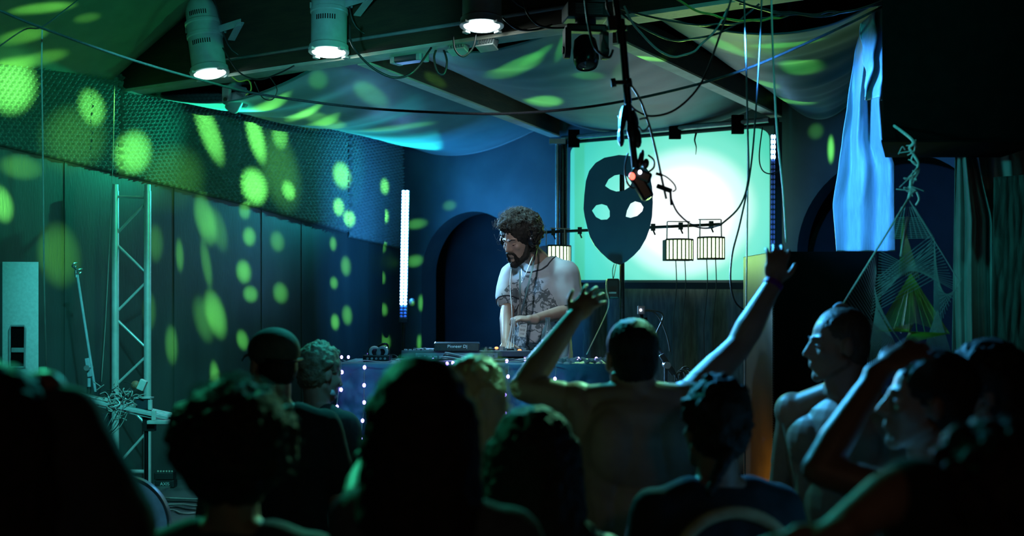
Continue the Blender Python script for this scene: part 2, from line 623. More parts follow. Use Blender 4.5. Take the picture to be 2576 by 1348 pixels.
# ceiling drapes
def drape(c00, c10, c01, c11, sag, seed, nu=70, nv=70, fold=0.018, edge=0.0):
    def fn(u, v):
        p = (c00 * (1 - u) + c10 * u) * (1 - v) + (c01 * (1 - u) + c11 * u) * v
        p = p.copy()
        p.z -= sag * math.sin(math.pi * u) ** 0.8 * (1 - edge * (1 - math.sin(math.pi * v)))
        f = noise.noise(Vector((u * 1.1 + seed, v * 7.0, seed)))
        f += 0.5 * noise.noise(Vector((u * 2.0, v * 16.0 + seed, seed * 2)))
        p.z += fold * f * min(1, 4 * u, 4 * (1 - u))
        return p
    return MB().grid(fn, nu, nv)


V = Vector
cl = drape(V((-2.72, 9.12, 2.83)), V((-0.97, 7.96, 2.96)), V((-1.03, 11.55, 2.83)), V((0.32, 10.68, 2.86)), 0.20, 1.3, fold=0.035)
tag(cl.build('ceiling_drape', 'drape', smooth=True, thick=0.004), 'sagging ceiling cloth between the foam wall and the rafter nearest it', 'drape')
cl = drape(V((-0.86, 7.92, 2.97)), V((0.50, 7.02, 2.95)), V((0.42, 10.66, 2.86)), V((1.94, 9.68, 2.86)), 0.20, 4.1, fold=0.02)
tag(cl.build('ceiling_drape', 'drape', smooth=True, thick=0.004), 'sagging ceiling cloth slung between the two rafters', 'drape')
cl = drape(V((0.62, 6.92, 2.95)), V((2.02, 6.45, 2.93)), V((2.06, 9.60, 2.86)), V((2.60, 9.15, 2.98)), 0.24, 7.7, fold=0.045)
tag(cl.build('ceiling_drape', 'drape', smooth=True, thick=0.004), 'sagging ceiling cloth above the blue-lit hanging cloth', 'drape')
cl = drape(V((-2.86, 8.93, 2.84)), V((-1.75, 8.22, 3.50)), V((-4.70, 5.80, 2.78)), V((-3.2, 5.0, 3.45)), 0.05, 9.2, fold=0.05)
tag(cl.build('ceiling_drape', 'drape_front', smooth=True, thick=0.004), 'taut green-lit ceiling cloth between the beam end and the foam wall', 'drape')
# small swag of gathered cloth in front of the back wall, above the arch
def swag(u, v):
    p = onB(1022 + 308 * u, 352 - 50 * u + 26 * math.sin(math.pi * u), 0.10)
    p.z += 0.14 * v
    p -= UL * (0.06 * math.sin(v * 9 + u * 2) + 0.06 * math.sin(math.pi * u))
    return p
tag(MB().grid(swag, 40, 14).build('cloth_swag', 'drape', smooth=True, thick=0.004), 'gathered cloth swag hung on the back wall above the arch', 'drape')
# ================================================================ lamps and effect lights
def par_can(px, py_lens, d, rx, length, label, lens, tilt=0.0, energy=60.0):
    """par lamp hanging lens-down from the beam; px, py_lens mark the lens centre"""
    c = P(px, py_lens, d)
    ax = Vector((math.sin(R(tilt)), 0.10, 1)).normalized()
    t = thing('par_can', label, 'stage lamp', c, 'par lamps on the beam')
    prof = [(rx * 1.06, 0.0), (rx * 1.06, 0.035), (rx * 0.97, 0.045), (rx * 0.97, length * 0.45), (rx * 1.03, length * 0.46), (rx * 1.03, length * 0.50), (rx * 0.97, length * 0.51),
            (rx * 0.97, length * 0.62), (rx * 1.04, length * 0.63), (rx * 1.04, length * 0.66), (rx * 0.92, length * 0.68), (rx * 0.90, length * 0.82), (rx * 0.72, length * 0.92), (rx * 0.40, length), (0.001, length)]
    body = MB().lathe(c, ax, prof, 32).build('housing', 'par_shell', t, smooth='auto')
    q = ax.to_track_quat('Z', 'Y').to_matrix()
    front = q.inverted() @ Vector((0, -1, 0))
    base = math.atan2(front.y, front.x)
    for h in (0.36, 0.74):
        for k in range(9):
            a_ = base + R(-34 + 7.5 * k)
            rr = rx * (0.972 if h < 0.5 else 0.912)
            dirv = q @ Vector((math.cos(a_), math.sin(a_), 0))
            p = c + ax * (length * h) + dirv * rr
            MB().box(p, (0.006, 0.004, 0.030), Matrix((dirv.cross(ax), dirv, ax)).transposed()).build('vent_slot', 'matte_black', body)
    rim = MB().lathe(c - ax * 0.004, ax, [(rx * 1.10, 0.0), (rx * 1.10, 0.012), (rx * 0.86, 0.012), (rx * 0.86, 0.0), (rx * 1.10, 0.0)], 32).build('filter_frame', 'par_shell', t, smooth='auto')
    for k in range(4):
        a_ = base + R(45 + 90 * k)
        dirv = q @ Vector((math.cos(a_), math.sin(a_), 0))
        MB().box(c + dirv * rx * 1.12 - ax * 0.008, (0.035, 0.028, 0.014), Matrix((dirv.cross(ax), dirv, ax)).transposed()).build('frame_clip', 'white_plastic', rim)
    MB().lathe(c, ax, [(rx * 0.90, -0.004), (rx * 0.7, -0.016), (rx * 0.35, -0.024), (0.001, -0.026)], 32).build('lens', lens, t, smooth=True)
    # yoke bracket to the beam
    s = q @ Vector((1, 0, 0))
    s = Vector((s.x, 0, s.z)).normalized() if abs(s.x) > 0.2 else Vector((1, 0, 0))
    s = s if s.x > 0 else -s
    bp = c + ax * length * 0.56
    n = UL
    e0, e1 = bp + s * rx * 0.98 - n * 0.03, bp + UB * (rx + 0.25) - n * 0.03
    yk = MB()
    yk.bar(e0, e1, 0.006, 0.045)
    yk.bar(e1, bp + UB * (rx + 0.04) + n * 0.08 - ax * 0.07, 0.045, 0.006)
    yk.bar(bp - s * rx * 1.05, bp - s * rx * 0.8 + n * (rx + 0.20), 0.006, 0.035)
    yk.build('yoke', 'par_shell', t)
    MB().cyl(bp + s * rx * 0.95, bp + s * (rx + 0.03), 0.018, n=12).build('yoke_knob', 'par_shell', t, smooth='auto')
    tail = spline([c + ax * length, c + ax * (length + 0.08) + s * 0.02, c + ax * (length * 0.9) + s * (rx + 0.02) - n * 0.05, c + ax * 0.30 * length + s * (rx + 0.05), c + s * (rx + 0.25) + n * 0.12 + ax * 0.05], 6)
    MB().tube(tail, 0.006, 6).build('power_cable', 'cable', t, smooth=True)
    if energy:
        ld = lamp('par_beam', 'SPOT', c - ax * 0.04, energy, (0.30, 0.80, 1.0), c - ax * 2.0, 58, 0.6, rx * 0.7)
        ld.parent = t
        ld.matrix_parent_inverse = Matrix.Translation(-c)
    return t


par_can(528, 184, 8.32, 0.115, 0.52, 'par lamp with domed back hung nearest the foam wall', 'par_lens_dim', tilt=-9, energy=45)
par_can(827, 130, 7.72, 0.112, 0.52, 'upright par lamp hung on the beam between two other par lamps', 'par_lens', energy=90)
par_can(1212, 64, 7.05, 0.112, 0.52, 'brightest par lamp hung nearest the black moving head', 'par_lens', energy=110)


def moving_head(px, py, d, s, yaw, pitch, label, body):
    """hung moving head; px, py mark the pivot of the head"""
    c = P(px, py, d)
    t = thing('moving_head', label, 'stage lamp', c + V((0, 0, 0.26 * s)), 'moving head lamps under the beam')
    rz = Matrix.Rotation(R(yaw), 3, 'Z')
    MB().box(c + V((0, 0, 0.25 * s)), (0.28 * s, 0.24 * s, 0.10 * s), rz).build('base_box', body, t, bevel=0.008)
    MB().cyl(c + V((0, 0, 0.20 * s)), c + V((0, 0, 0.165 * s)), 0.07 * s, n=20).build('pan_bearing', body, t, smooth='auto')
    yk = MB()
    yk.box(c + V((0, 0, 0.145 * s)), (0.27 * s, 0.10 * s, 0.05 * s), rz)
    yk.build('yoke', body, t, bevel=0.01)
    for sgn in (-1, 1):
        x = rz @ V((sgn * 0.125 * s, 0, 0))
        arm = MB()
        arm.cyl(c + x * 0.86, c + x * 1.16, 0.055 * s, n=20)
        arm.box(c + x + V((0, 0, 0.07 * s)), (0.04 * s, 0.105 * s, 0.14 * s), rz)
        ob = arm.build('yoke_arm', body, t, smooth='auto')
        MB().cyl(c + x * 1.15, c + x * 1.24, 0.025 * s, n=14).build('tilt_cap', 'black', ob, smooth='auto')
    ax = rz @ (Matrix.Rotation(R(pitch), 3, 'X') @ V((0, 0, -1)))
    hd = MB().lathe(c - ax * 0.10 * s, ax, [(0.001, 0), (0.05 * s, 0.004 * s), (0.075 * s, 0.03 * s), (0.085 * s, 0.10 * s), (0.085 * s, 0.17 * s), (0.078 * s, 0.20 * s), (0.07 * s, 0.215 * s), (0.066 * s, 0.21 * s), (0.001, 0.205 * s)], 24)
    h = hd.build('lamp_head', 'gloss_black' if body == 'black' else body, t, smooth='auto')
    MB().lathe(c + ax * 0.108 * s, ax, [(0.058 * s, 0), (0.03 * s, 0.01 * s), (0.001, 0.014 * s)], 20).build('lens', 'glass', h, smooth=True)
    for k in range(7):
        z = c + V((0, 0, 0.22 * s + 0.01 * s * k)) + rz @ V((0, -0.122 * s, 0))
        MB().box(z, (0.18 * s, 0.004, 0.004 * s), rz).build('vent_rib', 'grey_plastic', t)
    return t


moving_head(1473, 128, 6.55, 0.78, 8, -18, 'black moving head lamp hung beside the brightest par lamp', 'black')
moving_head(592, 255, 8.75, 0.62, 55, 38, 'grey moving head lamp hung below the beam near the foam wall', 'grey_plastic')

# small fittings fixed under the beam
t = thing('emergency_light', 'flat grey box light with pale end caps under the beam', 'light fitting', P(1030, 150, 7.75))
c = P(1030, 146, 7.75)
mx = Matrix((UB, UL, V((0, 0, 1)))).transposed()
MB().box(c, (0.22, 0.09, 0.055), mx, ).build('body', 'device_blue', t, bevel=0.01)
for sgn in (-1, 1):
    MB().box(c + UB * 0.10 * sgn, (0.035, 0.094, 0.06), mx).build('end_cap', 'grey_plastic', t, bevel=0.006)
    MB().bar(c + UB * 0.09 * sgn, c + UB * 0.09 * sgn + V((0, 0, 0.10)) - UL * 0.02, 0.012, 0.02).build('bracket', 'grey_plastic', t)
for i, (px, py, d, lab) in enumerate(((1158, 112, 7.45, 'small ribbed floodlight under the beam next to the cable loop'), (1230, 102, 7.30, 'small ribbed floodlight behind the brightest par lamp'))):
    c = P(px, py, d)
    t = thing('floodlight', lab, 'light fitting', c, 'small floodlights under the beam')
    rot = mx @ Matrix.Rotation(R(-25), 3, 'X')
    bd = MB().box(c, (0.11, 0.05, 0.085), rot).build('housing', 'grey_plastic', t, bevel=0.005)
    for k in range(6):
        MB().box(c + rot @ V((-0.045 + 0.018 * k, -0.03, 0)), (0.004, 0.014, 0.08), rot).build('cooling_fin', 'grey_plastic', bd)
    MB().box(c + rot @ V((0, 0.0, -0.05)), (0.12, 0.06, 0.010), rot).build('glass_rim', 'white_plastic', t)
    MB().bar(c + rot @ V((0.06, 0, 0)), c + V((0, 0, 0.10)) + UB * 0.06, 0.006, 0.02).build('bracket', 'black', t)
c = P(1110, 112, 7.6)
t = thing('junction_box', 'small pale junction box with hanging cable loop under the beam', 'junction box', c)
MB().box(c, (0.06, 0.05, 0.035), mx).build('box', 'white_plastic', t, bevel=0.005)
MB().tube(spline([c + V((-0.01, -0.03, 0)), c + V((-0.04, -0.04, -0.08)), c + V((-0.02, -0.04, -0.17)), c + V((0.02, -0.04, -0.18)), c + V((0.035, -0.04, -0.10)), c + V((0.0, -0.03, 0.0))], 6), 0.007, 6).build('cable_loop', 'cable', t, smooth=True)


# LED bar on a stand in front of the back-left corner
def led_bar(top, bot, label, rows, lit_from, width, mname, stand):
    d = (bot - top)
    L = d.length
    dn = d.normalized()
    t = thing('led_bar', label, 'LED bar', V((bot.x, bot.y, 0)) if stand else bot)
    sx = V((1, 0, 0))
    q = Matrix((sx, V((0, 1, 0)), -dn)).transposed()
    MB().box((top + bot) / 2 + V((0, 0.02, 0)), (width, 0.035, L), q).build('housing', 'device_blue', t, bevel=0.003)
    MB().box(bot + dn * 0.02 + V((0, 0.02, 0)), (width * 1.15, 0.05, 0.04), q).build('end_cap', 'black', t, bevel=0.004)
    led = None
    for i in range(rows):
        for k in (-1, 1) if rows > 14 else (-1, 0, 1):
            off = (width * 0.25 if rows > 14 else width * 0.3) * k
            p = top + dn * (L * (i + 0.5) / rows) + sx * off + V((0, -0.003, 0))
            lit = (i / rows) < lit_from
            if led is None:
                led = MB().ell(V((0, 0, 0)), (width * 0.20, 0.006, L / rows * 0.42), None, 10, 6).build('led_lens', mname, None, smooth=True)
                led.parent = t
                led.location = p - t.location
                base = led
            else:
                o = base.copy()
                COL.objects.link(o)
                o.location = p - t.location
                o.parent = t
                led = o
            if not lit:
                led.material_slots[0].link = 'OBJECT'
                led.material_slots[0].material = M['led_dim']
    if stand:
        MB().cyl(bot + V((0, 0.03, 0.10)), V((bot.x, bot.y + 0.03, 0.02)), 0.014, n=10).build('stand_pole', 'black', t, smooth='auto')
        MB().cyl(V((bot.x, bot.y + 0.03, 0.03)), V((bot.x, bot.y + 0.03, 0.0)), 0.16, n=24).build('stand_base', 'black', t, smooth='auto')
        MB().ell(bot + V((0.07, 0.03, 0.13)), (0.03, 0.02, 0.035)).build('clamp_knob', 'black', t, smooth=True)
    return t


led_bar(P(1020, 478, 10.4), P(1014, 800, 10.4), 'tall lit blue-white LED bar standing by the foam wall', 40, 0.88, 0.062, 'led_blue', True)
lamp('led_bar_light', 'AREA', P(1017, 600, 10.30), 36, (0.04, 0.36, 1.0), P(1150, 600, 11.2), radius=0.1)
bpy.data.lights['led_bar_light'].shape = 'RECTANGLE'
bpy.data.lights['led_bar_light'].size = 0.06
bpy.data.lights['led_bar_light'].size_y = 0.9
lamp('moving_head_beam', 'SPOT', P(668, 300, 8.3), 420, (0.25, 0.60, 1.0), P(1330, 680, 7.25), 22, 0.5, 0.04)  # added rim source for the DJ, set apart from the moving head
lamp('led_bar_rim', 'SPOT', P(1017, 600, 10.26), 900, (0.22, 0.58, 1.0), P(1330, 690, 7.25), 26, 0.5, 0.10)
lb = led_bar(P(1945, 338, 9.30), P(1944, 640, 9.30), 'LED bar lit only at its top beside the bright screen', 24, 0.17, 0.036, 'led_blue', False)

# rod with three derby lights hanging on it
r0, r1 = P(1368, 584, 9.45), P(1812, 564, 9.0)
rod = thing('lighting_rod', 'thin black horizontal rod with clamps holding the derby lights', 'rod', r0)
MB().cyl(r0, r1, 0.011, n=10).build('tube', 'black', rod, smooth='auto')
for px in (1393, 1462, 1648, 1716, 1790):
    k = (px - 1368) / (1812 - 1368)
    p = r0.lerp(r1, k)
    MB().box(p, (0.03, 0.035, 0.05)).build('clamp', 'black', rod)
    MB().cyl(p + V((0, 0, -0.02)), p + V((0.015, 0, -0.055)), 0.006, n=8).build('clamp_bolt', 'black', rod)


def derby(px, py, w, h, d, label, turn):
    c = P(px, py, d)
    s = d / F
    W, H = w * s, h * s
    t = thing('derby_light', label, 'stage lamp', c, 'lit derby lights on the rod')
    n, R_ = 8, W * 0.56
    rz = Matrix.Rotation(R(turn), 3, 'Z')
    cb = MB().box(c + rz @ V((0, R_ * 0.75, 0)), (W * 1.02, R_ * 1.0, H * 1.02), rz).build('housing', 'black', t, bevel=0.004)
    a0, a1 = R(-63), R(63)
    for i in range(n):
        u0 = a0 + (a1 - a0) * (i + 0.09) / n
        u1 = a0 + (a1 - a0) * (i + 0.91) / n
        y0 = R_ * 0.32
        f = lambda a, z: c + rz @ V((R_ * math.sin(a), y0 - R_ * math.cos(a) + R_ * 0.30, z))
        MB().add([f(u0, -H / 2 * 0.9), f(u1, -H / 2 * 0.9), f(u1, H / 2 * 0.9), f(u0, H / 2 * 0.9)], [(0, 1, 2, 3)]).build('lens_strip', 'derby_lens', t)
    fr = MB()
    for i in range(n + 1):
        u = a0 + (a1 - a0) * i / n
        f = lambda z: c + rz @ V((R_ * 1.01 * math.sin(u), R_ * 0.62 - R_ * 1.01 * math.cos(u), z))
        fr.cyl(f(-H / 2), f(H / 2), 0.005, n=6)
    for z in (-H / 2, H / 2):
        pts = [c + rz @ V((R_ * 1.01 * math.sin(a0 + (a1 - a0) * i / 12), R_ * 0.62 - R_ * 1.01 * math.cos(a0 + (a1 - a0) * i / 12), z)) for i in range(13)]
        fr.tube(pts, 0.006, 6)
    fr.build('lens_frame', 'black', t)
    yk = MB()
    top = c + V((0, 0, H / 2 + 0.13))
    for sgn in (-1, 1):
        x = rz @ V((sgn * W * 0.42, R_ * 0.7, 0))
        yk.bar(c + x, V((c.x + x.x * 0.95, c.y + x.y, top.z)), 0.022, 0.006)
    yk.bar(V((c.x, c.y + R_ * 0.7, top.z)) - rz @ V((W * 0.42, 0, 0)), V((c.x, c.y + R_ * 0.7, top.z)) + rz @ V((W * 0.42, 0, 0)), 0.022, 0.006)
    yk.build('yoke', 'grey_plastic', t)
    for kx in (-0.12, 0.22):
        MB().tube(spline([c + V((W * kx, R_ * 0.6, -H / 2)), c + V((W * kx + 0.005, R_ * 0.6, -H / 2 - 0.2)), c + V((W * kx - 0.02, R_ * 0.62, -H / 2 - 0.5)), c + V((W * kx, R_ * 0.62, -H / 2 - 0.9))], 5), 0.0035, 6).build('hanging_cable', 'cable', t, smooth=True)
    lp = lamp('derby_beam', 'SPOT', c + rz @ V((0, -0.12, 0)), 26, (0.45, 1.0, 0.25), c + rz @ V((0, -2, -0.35)), 110, 0.8, 0.05)
    lp.parent = t
    lp.matrix_parent_inverse = Matrix.Translation(-c)


derby(1410, 642, 66, 48, 9.2, 'lit derby light hanging behind the shoulder of the DJ', 28)
derby(1711, 628, 68, 52, 8.9, 'lit derby light hanging next to the dark three-eyed mask', 6)
derby(1789, 624, 66, 54, 8.85, 'lit derby light hanging at the end of the rod', -6)

# green effect beams: each spot is one beam of the effect lights
S1 = P(1505, 210, 6.35)
S2 = P(1500, 250, 6.3) + V((0, 0, -0.35))


def beam_spot(src, tgt, ang, e, sx=1.0, sy=1.0, roll=0.0, col=GREEN, blend=0.55):
    lamp('green_beam', 'SPOT', src, e, col, tgt, ang, blend, 0.012, sx, sy, roll)


# (px, py, width px, height px, strength, roll)
WALLSPOTS = [(520, 552, 62, 120, 1.0, 20), (552, 575, 50, 110, 0.35, 20), (545, 788, 60, 115, 1.0, 22), (515, 800, 60, 110, 0.35, 20), (522, 660, 30, 120, 0.45, 12),
             (630, 594, 42, 46, 1.1, 0), (616, 682, 48, 56, 1.2, 10), (633, 738, 46, 40, 1.1, 10), (700, 606, 46, 50, 0.6, 10), (708, 735, 48, 50, 0.7, 14), (618, 530, 36, 40, 0.9, 0),
             (840, 612, 22, 34, 1.2, 0), (872, 668, 32, 48, 1.0, 0), (842, 710, 24, 30, 1.2, 0), (845, 808, 26, 38, 1.2, 0), (875, 791, 32, 46, 1.0, 0), (964, 697, 17, 30, 1.0, 0), (968, 777, 20, 30, 1.0, 0), (972, 856, 28, 40, 0.8, 0),
             (545, 950, 32, 80, 0.8, 10), (613, 853, 36, 48, 1.0, 20), (636, 470, 80, 90, 1.1, 30), (722, 480, 40, 50, 0.7, 30), (640, 345, 50, 130, 0.9, 20), (520, 330, 60, 170, 0.7, 28), (700, 340, 50, 70, 0.45, 10),
             (858, 442, 56, 66, 0.9, 20), (849, 522, 34, 44, 1.0, 0), (876, 551, 36, 40, 1.3, 0), (330, 385, 120, 100, 0.8, 40), (20, 215, 150, 130, 1.1, 40), (225, 270, 80, 90, 0.6, 30), (10, 512, 60, 90, 0.8, 20), (155, 640, 120, 150, 0.3, 10),
             (455, 640, 26, 80, 0.5, 4), (435, 865, 40, 90, 0.4, 4), (395, 610, 50, 90, 0.3, 0), (60, 420, 120, 60, 0.25, 0), (965, 470, 26, 40, 0.7, 0), (965, 545, 24, 34, 0.9, 0), (962, 622, 26, 24, 0.9, 0), (380, 780, 40, 90, 0.25, 0), (700, 430, 120, 200, 0.12, 20), (430, 450, 200, 160, 0.10, 20), (180, 350, 200, 160, 0.12, 20)]
BACKSPOTS = [(1050, 562, 46, 26, 0.5), (1045, 655, 36, 30, 0.6), (1132, 516, 30, 26, 0.35), (1060, 760, 10, 40, 0.9), (1056, 860, 8, 40, 0.9), (2088, 375, 16, 66, 0.9), (2050, 330, 40, 40, 0.1)]


def spots(lst, fn, src, k):
    for it in lst:
        px, py, w, h, e = it[:5]
        roll = it[5] if len(it) > 5 else 0
        p = fn(px, py)
        v = p - src
        D = v.length
        # half angles from the footprint seen from the lamp
        s = p.y / F
        ang = math.degrees(2 * math.atan(max(w, h) * s * 0.62 / D))
        rat = min(w, h) / max(w, h)
        sx, sy = (rat, 1.0) if h >= w else (1.0, rat)
        beam_spot(src, p, ang, e * k * D * D, sx, sy, roll, blend=1.0)


spots(WALLSPOTS, lambda x, y: onL(x, y, 0.02), S1, 300.0)
spots(BACKSPOTS, lambda x, y: onB(x, y, 0.02), S1, 300.0)
# beams grazing the ceiling cloths
bpy.context.view_layer.update()
DG = bpy.context.evaluated_depsgraph_get()
CLOTHS = [o for o in bpy.data.objects if o.name.startswith('ceiling_drape')]


def seen(px, py):
    """the point of the ceiling cloths behind a point of the view"""
    best = None
    o0, d = V((0, 0, ZC)), V(((px - CX) / F, 1.0, (HY - py) / F))
    for o in CLOTHS:
        ok, loc, nr, ix = o.ray_cast(o0, d, depsgraph=DG)
        if ok and (best is None or loc.y < best.y):
            best = loc.copy()
    return best


lamp('green_wash', 'SPOT', S1, 70, (0.02, 1.0, 0.40), onL(420, 560), 62, 0.9, 0.03)  # added fill, tints the wall green
lamp('green_wash', 'SPOT', (-1.0, 6.0, 2.6), 40, (0.02, 1.0, 0.45), P(100, 60, 7.0), 80, 0.9, 0.03)  # added green fill for the taut front cloth
lamp('teal_wash', 'SPOT', WL0 + UL * 3.9 + UB * 0.75 + V((0, 0, 2.45)), 110, (0.02, 0.62, 0.72), onL(500, 330), 100, 0.8, 0.02)  # unseen source added to rake the foam bumps
lamp('teal_wash', 'SPOT', WL0 + UL * 1.75 + UB * 0.8 + V((0, 0, 2.55)), 60, (0.02, 0.95, 0.50), onL(60, 280), 100, 0.8, 0.02)  # second added source raking the foam
def at_z(px, py, z):
    return P(px, py, (z - ZC) * F / (HY - py))
CEIL = [(930, 235, 2.72, 120, 30, 1.0, 24), (800, 200, 2.8, 70, 26, 0.8, 30), (820, 305, 2.68, 150, 18, 0.9, 15), (1010, 320, 2.66, 120, 14, 0.8, -12), (1310, 165, 2.80, 54, 110, 1.3, 20), (1350, 140, 2.82, 24, 90, 0.9, 20), (1372, 255, 2.70, 60, 40, 1.2, 0), (1418, 110, 2.86, 20, 120, 1.0, 0),
        (1075, 190, 2.86, 70, 20, 0.9, 24), (1480, 190, 2.78, 60, 24, 0.6, 10), (1660, 90, 2.86, 70, 24, 1.0, 32), (1830, 120, 2.80, 44, 90, 1.3, 0), (1685, 165, 2.82, 24, 60, 0.4, -30), (2010, 165, 2.80, 70, 46, 1.2, -20), (1925, 212, 2.76, 60, 24, 1.0, 4), (2040, 60, 2.85, 110, 26, 0.9, 24), (1985, 255, 2.70, 120, 12, 0.9, 4), (1950, 120, 2.80, 90, 30, 0.4, -20), (1560, 180, 2.74, 26, 60, 0.3, 20)]
for px, py, z, w, h, e, roll in CEIL:
    p = seen(px, py) or at_z(px, py, z)
    D = (p - S2).length
    s = p.y / F
    ang = math.degrees(2 * math.atan(max(w, h) * s * 0.75 / D))
    rat = min(w, h) / max(w, h)
    sx, sy = (rat, 1.0) if h >= w else (1.0, rat)
    beam_spot(S2, p, min(ang * 1.1, 70), e * 55 * D * D, sx, sy, -roll, blend=0.8)
# front-left cloth beams, from the effect light over the dance floor
S3 = Vector((-1.4, 6.3, 2.9))
for px, py, w, h, e in ((110, 20, 150, 16, 1.0), (60, 90, 110, 22, 1.0), (110, 145, 120, 18, 1.0), (220, 45, 70, 14, 0.4)):
    p = seen(px, py) or P(px, py, 6.9)
    D = (p - S3).length
    beam_spot(S3, p, math.degrees(2 * math.atan(w * 6.9 / F * 0.7 / D)), e * 90 * D * D, 1.0, h / w * 1.4, 14, blend=0.9)
# ================================================================ screen, mask, table and gear
# rear-projection screen with rounded corners on a dark frame; it glows with the projected picture
m = bpy.data.materials.new('screen_picture')
m.use_nodes = True
nt = m.node_tree
b = nt.nodes['Principled BSDF']
tc = nt.nodes.new('ShaderNodeTexCoord')
mp = nt.nodes.new('ShaderNodeMapping')
gr = nt.nodes.new('ShaderNodeTexGradient')
gr.gradient_type = 'SPHERICAL'
nz = nt.nodes.new('ShaderNodeTexNoise')
nz.inputs['Scale'].default_value = 1.6
rp = nt.nodes.new('ShaderNodeValToRGB')
rp.color_ramp.interpolation = 'EASE'
e = rp.color_ramp.elements
e[0].position, e[0].color = 0.0, (0.045, 0.46, 0.30, 1)
e[1].position, e[1].color = 1.0, (1.0, 1.0, 1.0, 1)
for pos, c in ((0.20, (0.07, 0.56, 0.38, 1)), (0.40, (0.16, 0.68, 0.50, 1)), (0.55, (0.62, 0.96, 0.86, 1)), (0.66, (0.98, 1.0, 0.99, 1))):
    el = e.new(pos)
    el.color = c
L = nt.links.new
mp.inputs['Location'].default_value = (-0.30 * 0.55, 0, 0.05)
mp.inputs['Scale'].default_value = (0.92, 0.92, 1.08)
L(tc.outputs['Object'], mp.inputs['Vector'])
L(mp.outputs['Vector'], gr.inputs['Vector'])
L(gr.outputs['Fac'], rp.inputs['Fac'])
L(rp.outputs['Color'], b.inputs['Emission Color'])
b.inputs['Base Color'].default_value = (0.4, 0.5, 0.47, 1)
b.inputs['Emission Strength'].default_value = 1.05
b.inputs['Roughness'].default_value = 0.6
M['screen_picture'] = m

SA, SBt, SBb, SAb = P(1432, 362, 10.35), P(1938, 320, 9.45), P(1938, 704, 9.45), P(1432, 704, 10.35)


def quad_pt(u, v):
    return (SAb * (1 - u) + SBb * u) * (1 - v) + (SA * (1 - u) + SBt * u) * v


out = []
rc = 0.07
for cu, cv, a0 in ((rc, rc, 180), (1 - rc, rc, 270), (1 - rc, 1 - rc, 0), (rc, 1 - rc, 90)):
    for k in range(7):
        a = R(a0 + 15 * k)
        r = rc if cv > 0.5 else 0.012
        uu = cu if cv > 0.5 else (0.012 if cu < 0.5 else 0.988)
        vv = cv if cv > 0.5 else 0.012
        out.append(quad_pt(uu + r * 0.9 * math.cos(a), vv + r * math.sin(a)))
scr = thing('projection_screen', 'bright teal and white projection screen with rounded top corners behind the mask', 'screen', quad_pt(0.5, 0.5))
nrm = (SBb - SAb).cross(SA - SAb).normalized()          # towards the room
if nrm.y > 0:
    nrm = -nrm
MB().prism(out, -nrm * 0.012).build('picture', 'screen_picture', scr)
fr = MB()
for a_, b_ in (((-0.045, -0.04), (1.03, -0.04)), ((-0.045, 1.03), (1.03, 1.035)), ((-0.04, -0.03), (-0.04, 1.03)), ((1.03, -0.03), (1.03, 1.03))):
    fr.bar(quad_pt(*a_) - nrm * 0.02, quad_pt(*b_) - nrm * 0.02, 0.05, 0.05)
fr.build('frame', 'screen_frame', scr)
MB().cyl(quad_pt(-0.03, 1.04) + nrm * 0.03, quad_pt(1.0, 1.045) + nrm * 0.03, 0.022, n=12).build('top_tube', 'satin_metal', scr, smooth='auto')
for u in (0.04, 0.56, 0.86):
    MB().box(quad_pt(u, 1.03) + nrm * 0.045, (0.09, 0.04, 0.14)).build('strap', 'matte_black', scr)
MB().tube(spline([quad_pt(0.66, 1.0) + nrm * 0.03, quad_pt(0.655, 0.95) + nrm * 0.04, quad_pt(0.665, 0.9) + nrm * 0.05, quad_pt(0.66, 0.85) + nrm * 0.04]), 0.008, 6, taper=0.002).build('loose_tape', 'matte_black', scr)
# metal post carrying the screen
pp = P(1412, 600, 10.3)
t = thing('screen_post', 'tall metal post standing at the edge of the bright screen', 'post', V((pp.x, pp.y, 0)))
for dx, r in ((-0.035, 0.014), (0.0, 0.022), (0.035, 0.014)):
    MB().cyl(V((pp.x + dx, pp.y, 0.02)), V((pp.x + dx, pp.y, P(1412, 352, 10.3).z)), r, n=12).build('tube', 'satin_metal' if dx < 0 else 'gloss_black', t, smooth='auto')
MB().box((pp.x, pp.y, 0.012), (0.35, 0.35, 0.024)).build('base_plate', 'black', t)
MB().box(P(1402, 356, 10.28), (0.13, 0.06, 0.04)).build('head_bracket', 'satin_metal', t)
# dark fabric hanging below the screen
def below(u, v):
    p = quad_pt(0.045 + 1.05 * u, -0.045) - nrm * 0.04
    p.z = p.z * (1 - v) + 0.02 * v
    return p - nrm * 0.05 + nrm * (0.035 * math.sin(u * 34 + 2 * math.sin(u * 9)) * (0.3 + v))
tag(MB().grid(below, 90, 10).build('black_skirting_cloth', 'rough_cloth', smooth=True, thick=0.004), 'black cloth hanging from the screen bottom to the stage', 'cloth')

# three-eyed mask
MD = 8.95
mt = thing('three_eyed_mask', 'dark blue oval mask board with three eye holes on a pole', 'mask', V((P(1565, 800, MD).x, MD, 0)))
outl = [(1557, 390), (1590, 393), (1615, 408), (1632, 432), (1640, 470), (1642, 510), (1640, 545), (1634, 575), (1625, 600), (1610, 626), (1594, 643), (1576, 658), (1560, 666), (1545, 662), (1530, 652), (1512, 636), (1496, 618), (1484, 596), (1477, 570), (1471, 545), (1468, 525), (1470, 490), (1474, 455), (1482, 430), (1498, 410), (1520, 397)]
eyes = [[(1522, 468), (1531, 451), (1546, 441), (1562, 438), (1578, 444), (1590, 458), (1584, 470), (1568, 480), (1550, 482), (1535, 477)],
        [(1489, 530), (1500, 516), (1514, 513), (1527, 517), (1534, 530), (1534, 545), (1527, 552), (1512, 553), (1499, 546)],
        [(1574, 545), (1577, 530), (1586, 512), (1598, 506), (1612, 510), (1619, 521), (1616, 531), (1603, 543), (1586, 548)]]
